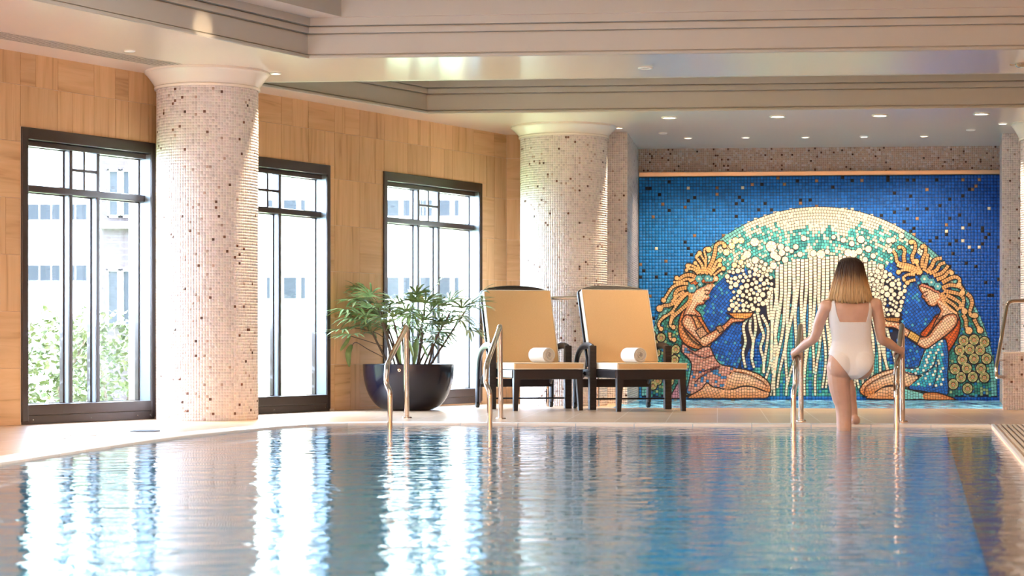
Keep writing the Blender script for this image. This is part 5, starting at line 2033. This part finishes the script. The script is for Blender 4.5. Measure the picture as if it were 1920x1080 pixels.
def limb(mb, pts, rs_, n=16):
    cv = catmull(pts, 5)
    k = len(pts) - 1
    rr_ = []
    for i in range(len(cv)):
        u = i / (len(cv) - 1) * k
        j = min(int(u), k - 1)
        f = u - j
        f = f * f * (3 - 2 * f)
        rr_.append(rs_[j] * (1 - f) + rs_[j + 1] * f)
    mb.tube(cv, rr_, n)
    blob(mb, pts[0], rs_[0], rs_[0], rs_[0])
    blob(mb, pts[-1], rs_[-1], rs_[-1], rs_[-1])
def torso_parts(mb):
    rings(mb, [((.006, .01, .335), .085, .075, .07), ((.006, .0, .36), .135, .09, .085), ((.006, .0, .40), .160, .10, .09), ((.012, .0, .4455), .163, .102, .088), ((.015, .005, .485), .157, .098, .080),
               ((.016, .01, .52), .150, .094, .073), ((.019, .012, .56), .139, .088, .066), ((.019, .012, .5955), .131, .086, .066), ((.016, .01, .65), .135, .09, .073),
               ((.009, .005, .73), .142, .103, .082), ((.008, .0, .783), .146, .108, .088), ((.008, -.004, .825), .150, .098, .088), ((.006, -.008, .862), .146, .074, .074), ((.004, -.006, .892), .104, .055, .060), ((.004, .0, .925), .058, .05, .052)])
    blob(mb, (-.068, -.030, .420), .090, .080, .100)
    blob(mb, (.080, -.024, .424), .088, .078, .100)
    blob(mb, (-.062, .085, .77), .062, .05, .058)
    blob(mb, (.074, .085, .77), .062, .05, .058)
def legs_top(mb, full=True):
    # standing leg
    pts = [bp_(1571.5, 690, .0), bp_(1573, 712, -.002), bp_(1574.5, 727, .0), bp_(1578, 745, .004), bp_(1581, 760, .006), bp_(1582.5, 778, .006), bp_(1582.5, 793, .004)]
    rs_ = [.082, .080, .074, .067, .058, .0545, .053]
    if full:
        pts += [bp_(1583, 812, -.008), bp_(1583, 835, -.018), bp_(1583, 870, -.02), bp_(1583, 900, -.02), bp_(1583, 918, -.02)]
        rs_ += [.049, .052, .046, .033, .034]
    limb(mb, pts, rs_)
    # raised leg: thigh forward, shin down to the coping
    limb(mb, [Vector((.085, .0, .42)), Vector((.075, .10, .415)), Vector((.050, .24, .405)), Vector((.030, .37, .40))], [.084, .085, .070, .056])
    if full:
        limb(mb, [Vector((.030, .385, .395)), Vector((.036, .375, .33)), Vector((.050, .325, .24)), Vector((.062, .275, .14)), Vector((.068, .24, .07))], [.054, .048, .050, .038, .032])
body_mb = MB()
torso_parts(body_mb)
legs_top(body_mb)
# feet
fx0, fy0 = .026, -.03
limb(body_mb, [Vector((.050 + fx0, .243 + fy0, .038)), Vector((.047 + fx0, .29 + fy0, .036)), Vector((.042 + fx0, .36 + fy0, .032)), Vector((.036 + fx0, .42 + fy0, .026)), Vector((.034 + fx0, .452 + fy0, .02))], [.034, .035, .031, .026, .017])
blob(body_mb, (.052 + fx0, .234 + fy0, .032), .034, .032, .032)
for i, (dx, ln_, r_) in enumerate(((-.028, .030, .012), (-.010, .030, .0095), (.006, .026, .009), (.020, .020, .0085), (.032, .012, .008))):
    limb(body_mb, [Vector((.037 + dx + fx0, .425 + fy0 - abs(dx) * .4, .016)), Vector((.036 + dx * 1.1 + fx0, .448 + fy0 + ln_ * .6, .012)), Vector((.036 + dx * 1.1 + fx0, .45 + fy0 + ln_, .010))], [r_, r_, r_ * .8], 8)
fz = -.473
ax_ = bp_(1583, 900, 0).x
limb(body_mb, [Vector((ax_, -.05, fz + .034)), Vector((ax_, 0, fz + .036)), Vector((ax_ - .005, .08, fz + .032)), Vector((ax_ - .008, .15, fz + .022))], [.031, .034, .033, .022])
for dx, ln_, r_ in ((.026, .028, .012), (.008, .03, .0095), (-.008, .026, .009), (-.022, .02, .0085), (-.034, .012, .008)):
    limb(body_mb, [Vector((ax_ - .006 + dx, .135 - abs(dx) * .4, fz + .016)), Vector((ax_ - .006 + dx * 1.1, .15 + ln_, fz + .011))], [r_, r_ * .85], 8)
# head and neck
limb(body_mb, [Vector((.004, -.005, .89)), Vector((.005, .0, .94)), Vector((.007, .012, 1.0))], [.058, .050, .050])
rings(body_mb, [((.008, .045, .965), .030, .045, .03), ((.008, .035, .985), .050, .066, .05), ((.008, .025, 1.02), .064, .082, .075), ((.008, .018, 1.06), .072, .088, .092), ((.008, .012, 1.10), .075, .088, .098),
                ((.008, .008, 1.135), .070, .080, .090), ((.008, .006, 1.16), .052, .058, .068), ((.008, .006, 1.173), .025, .03, .034)], ex=2.1)
limb(body_mb, [Vector((.008, .102, 1.068)), Vector((.008, .118, 1.042)), Vector((.008, .112, 1.034))], [.008, .011, .010], 10)
for s in (-1, 1):
    blob(body_mb, (.008 + s * .077, .02, 1.06), .008, .018, .030)
    blob(body_mb, (.008 + s * .030, .100, 1.088), .022, .01, .007)      # brow ridge
blob(body_mb, (.008, .104, 1.005), .024, .010, .009)                     # mouth
# arms and hands on the rails
def on_rail(rl, t):
    b, f = rl
    d = Vector((f.x - b.x, f.y - b.y, 0))
    ln_ = d.length
    d.normalize()
    z0_, z1_ = .722 - .03, .43
    u = (t - .12) / (ln_ - .09 - .12)
    p = Vector((b.x, b.y, 0)) + d * t
    p.z = z0_ + (z1_ - z0_) * u
    slope = (d * (ln_ - .21) + Vector((0, 0, z1_ - z0_))).normalized()
    return p - Vector((BX, BY, 0)), -slope
def arm(side, sh, el, rl, t, outer):
    g, axis = on_rail(rl, t)                   # axis runs up the rail, away from us
    out = Vector((outer, 0, 0))
    out = (out - axis * out.dot(axis)).normalized()
    up = axis.cross(out)
    if up.z < 0:
        up = -up
    palm = g + (up * .72 + out * .55).normalized() * .036
    wrist = palm - axis * .060 + up * .018 - out * .004
    limb(body_mb, [sh, sh.lerp(el, .45) + Vector((side * .006, 0, 0)), el, el.lerp(wrist, .35), wrist], [.047, .041, .034, .034, .0225])
    # palm
    limb(body_mb, [wrist, wrist.lerp(palm, .6), palm + axis * .018], [.022, .025, .024], 12)
    blob(body_mb, sh + Vector((-side * .012, 0, .000)), .050, .050, .048)
    R_ = .0195 + .0085
    for i in range(4):
        o_ = (i - 1.5) * .0205 + .012
        nb = [.92, 1.0, .97, .82][i]
        pts = []
        for a in (65, 105, 150, 200, 245):
            aa = math.radians(20 + (a - 20) * nb)
            k = out * math.cos(aa) + up * math.sin(aa)
            pts.append(g + axis * o_ + k * R_)
        limb(body_mb, pts, [.0098, .0092, .0086, .0080, .0066], 10)
    # thumb closes from the wrist side along the outer face
    pts = [palm - axis * .035 + out * .01]
    for a, o_ in ((10, -.030), (-35, -.026), (-75, -.018)):
        aa = math.radians(a)
        pts.append(g + axis * o_ + (out * math.cos(aa) + up * math.sin(aa)) * (R_ + .001))
    limb(body_mb, pts, [.013, .0105, .0095, .0075], 10)
arm(-1, bp_(1549, 574, -.005), bp_(1531, 632, .085), railB1, .62, -1)
arm(1, bp_(1641, 571, -.005), bp_(1655, 634, .05), railB2, .58, 1)

def remeshed(mb, voxel, name, smooth_it=5):
    me = mesh_from(name, mb, M['skin'])
    o = bpy.data.objects.new(name, me)
    COL.objects.link(o)
    md = o.modifiers.new('r', 'REMESH')
    md.mode = 'VOXEL'
    md.voxel_size = voxel
    sm = o.modifiers.new('s', 'SMOOTH')
    sm.factor = .5
    sm.iterations = smooth_it
    dg = bpy.context.evaluated_depsgraph_get()
    out_me = bpy.data.meshes.new_from_object(o.evaluated_get(dg))
    bpy.data.objects.remove(o)
    bpy.data.meshes.remove(me)
    out_me.name = name
    return out_me
bme = remeshed(body_mb, .0042, 'person', 5)
bme.polygons.foreach_set('use_smooth', [True] * len(bme.polygons))
bme.materials.clear()
bme.materials.append(M['skin'])
person = obj('person', bme, M['skin'])
place(person, (BX, BY, 0))
tag(person, 'person in a white swimsuit climbing out of the pool, holding both rails', 'person')

# swimsuit: cut from the torso along its own hems
tmb = MB()
torso_parts(tmb)
legs_top(tmb, False)
tme = remeshed(tmb, .0052, 'swimsuit', 12)
def pv(x, y): return ((x / 3 + 1460 - 1592) * q, H + (650 - (y / 3 + 460)) * q)
SUIT = [pv(*p) for p in ((268, 296), (305, 296), (317, 370), (334, 424), (352, 432), (470, 432), (485, 424), (497, 370), (504, 296), (545, 296),
                         (545, 400), (575, 520), (575, 598), (538, 604), (522, 660), (492, 708), (452, 740), (424, 752), (408, 752), (385, 732), (345, 686), (310, 640), (276, 602), (240, 590), (240, 520), (262, 400))]
SUIT = smooth_poly(SUIT, 2)
def sdf(x, z):
    d = dist_edge((x, z), SUIT)
    return d if inside((x, z), SUIT) else -d
vs = [v.co.copy() for v in tme.vertices]
nr = [v.normal.copy() for v in tme.vertices]
sd = [sdf(v.x, v.z) for v in vs]
smb = MB()
cache = {}
nv_, nf_ = [], []
def vid(i, j=None):
    key = (i, i) if j is None else (min(i, j), max(i, j))
    if key not in cache:
        if j is None:
            p = vs[i] + nr[i] * .0055
        else:
            t = sd[i] / (sd[i] - sd[j])
            p = vs[i].lerp(vs[j], t)
            p = p + nr[i].lerp(nr[j], t) * .0055
        cache[key] = len(nv_)
        nv_.append(p)
    return cache[key]
for pgn in tme.polygons:
    ids = list(pgn.vertices)
    if all(sd[i] <= 0 for i in ids):
        continue
    o_ = []
    for a, b in zip(ids, ids[1:] + ids[:1]):
        if sd[a] > 0:
            o_.append(vid(a))
        if (sd[a] > 0) != (sd[b] > 0):
            o_.append(vid(a, b))
    if len(o_) >= 3:
        nf_.append(o_)
bpy.data.meshes.remove(tme)
smb.add(nv_, nf_)
suit = obj('swimsuit', smb, M['suit'], person, smooth='all', local=True, label='white one-piece swimsuit with a low scooped back')
so = suit.modifiers.new('thickness', 'SOLIDIFY')
so.thickness = .0045
so.offset = -.6

# hair: a long bob falling over the upper back, open at the face
hmb = MB()
rows = [(1.187, .012, .018, .02), (1.183, .042, .045, .052), (1.172, .066, .066, .078), (1.15, .083, .082, .100), (1.115, .094, .092, .113), (1.07, .106, .090, .118), (1.02, .120, .082, .116),
        (.975, .133, .074, .108), (.935, .146, .068, .106), (.90, .154, .062, .108), (.875, .152, .055, .110)]
nh = 120
vs, fs = [], []
rgh = random.Random(4)
strand = [rgh.uniform(-1, 1) for _ in range(nh + 1)]
for shell in (0, 1):
    for k, (z, a, bf, bb) in enumerate(rows):
        gap = 0 if z > 1.125 else min(1.0, (1.125 - z) / .05) * .62      # half angle left free for the face
        for j in range(nh + 1):
            t = PI / 2 + gap + (2 * PI - 2 * gap) * j / nh
            st, ct = math.sin(t), math.cos(t)
            groove = (.0035 * strand[j] + .002 * math.sin(j * 1.9 + z * 20)) * min(1, k / 4)
            s_ = (1 if shell == 0 else .86)
            x = .008 + (a * s_ + groove) * ct
            y = .008 + ((bf if st > 0 else bb) * s_ + groove) * st
            zz = z
            if k == len(rows) - 1:
                zz += .010 * strand[j] + .028 * abs(ct) ** 2 - .012
            vs.append((x, y, zz))
K_ = len(rows)
st_ = nh + 1
for sft, off in ((0, 0), (1, K_ * st_)):
    for k in range(K_ - 1):
        for j in range(nh):
            a = off + k * st_ + j
            fs.append((a, a + 1, a + st_ + 1, a + st_))
for j in range(nh):
    a = (K_ - 1) * st_ + j
    fs.append((a, a + 1, a + 1 + K_ * st_, a + K_ * st_))
for k in range(K_ - 1):
    for j in (0, nh):
        a = k * st_ + j
        fs.append((a, a + st_, a + st_ + K_ * st_, a + K_ * st_))
fs.append(tuple(range(nh + 1)))
hmb.add(vs, fs)
obj('hair', hmb, M['hair'], person, smooth='all', local=True, label='blond hair with dark roots')
# loose strands over the back
rgh = random.Random(8)
lmb = MB()
for i in range(60):
    t = PI * 1.5 + rgh.uniform(-1.35, 1.35)
    pts = []
    for z, a, bf, bb in rows[3:]:
        pts.append((.008 + (a + .002) * math.cos(t), .008 + (bb + .002) * math.sin(t), z))
        t += rgh.uniform(-.02, .02)
    pts[-1] = (pts[-1][0], pts[-1][1], pts[-1][2] - rgh.uniform(-.008, .018))
    lmb.tube(pts, [.0035] * (len(pts) - 1) + [.001], 5)
obj('hair_strands', lmb, M['hair'], person, smooth=True, local=True)
M['eye'] = mat('eye_white', (.8, .78, .75), .2)
M['iris'] = mat('iris', (.06, .035, .02), .2)
M['lips'] = mat('lips', (.50, .18, .15), .4)
for s in (-1, 1):
    e = MB(); blob(e, (.008 + s * .030, .094, 1.072), .012, .008, .007)
    eo = obj('eye', e, M['eye'], person, smooth=True, local=True)
    e = MB(); blob(e, (.008 + s * .030, .1005, 1.072), .005, .002, .005)
    obj('iris', e, M['iris'], eo, smooth=True, local=True)
e = MB(); blob(e, (.008, .1125, 1.005), .020, .004, .006)
obj('lips', e, M['lips'], person, smooth=True, local=True)
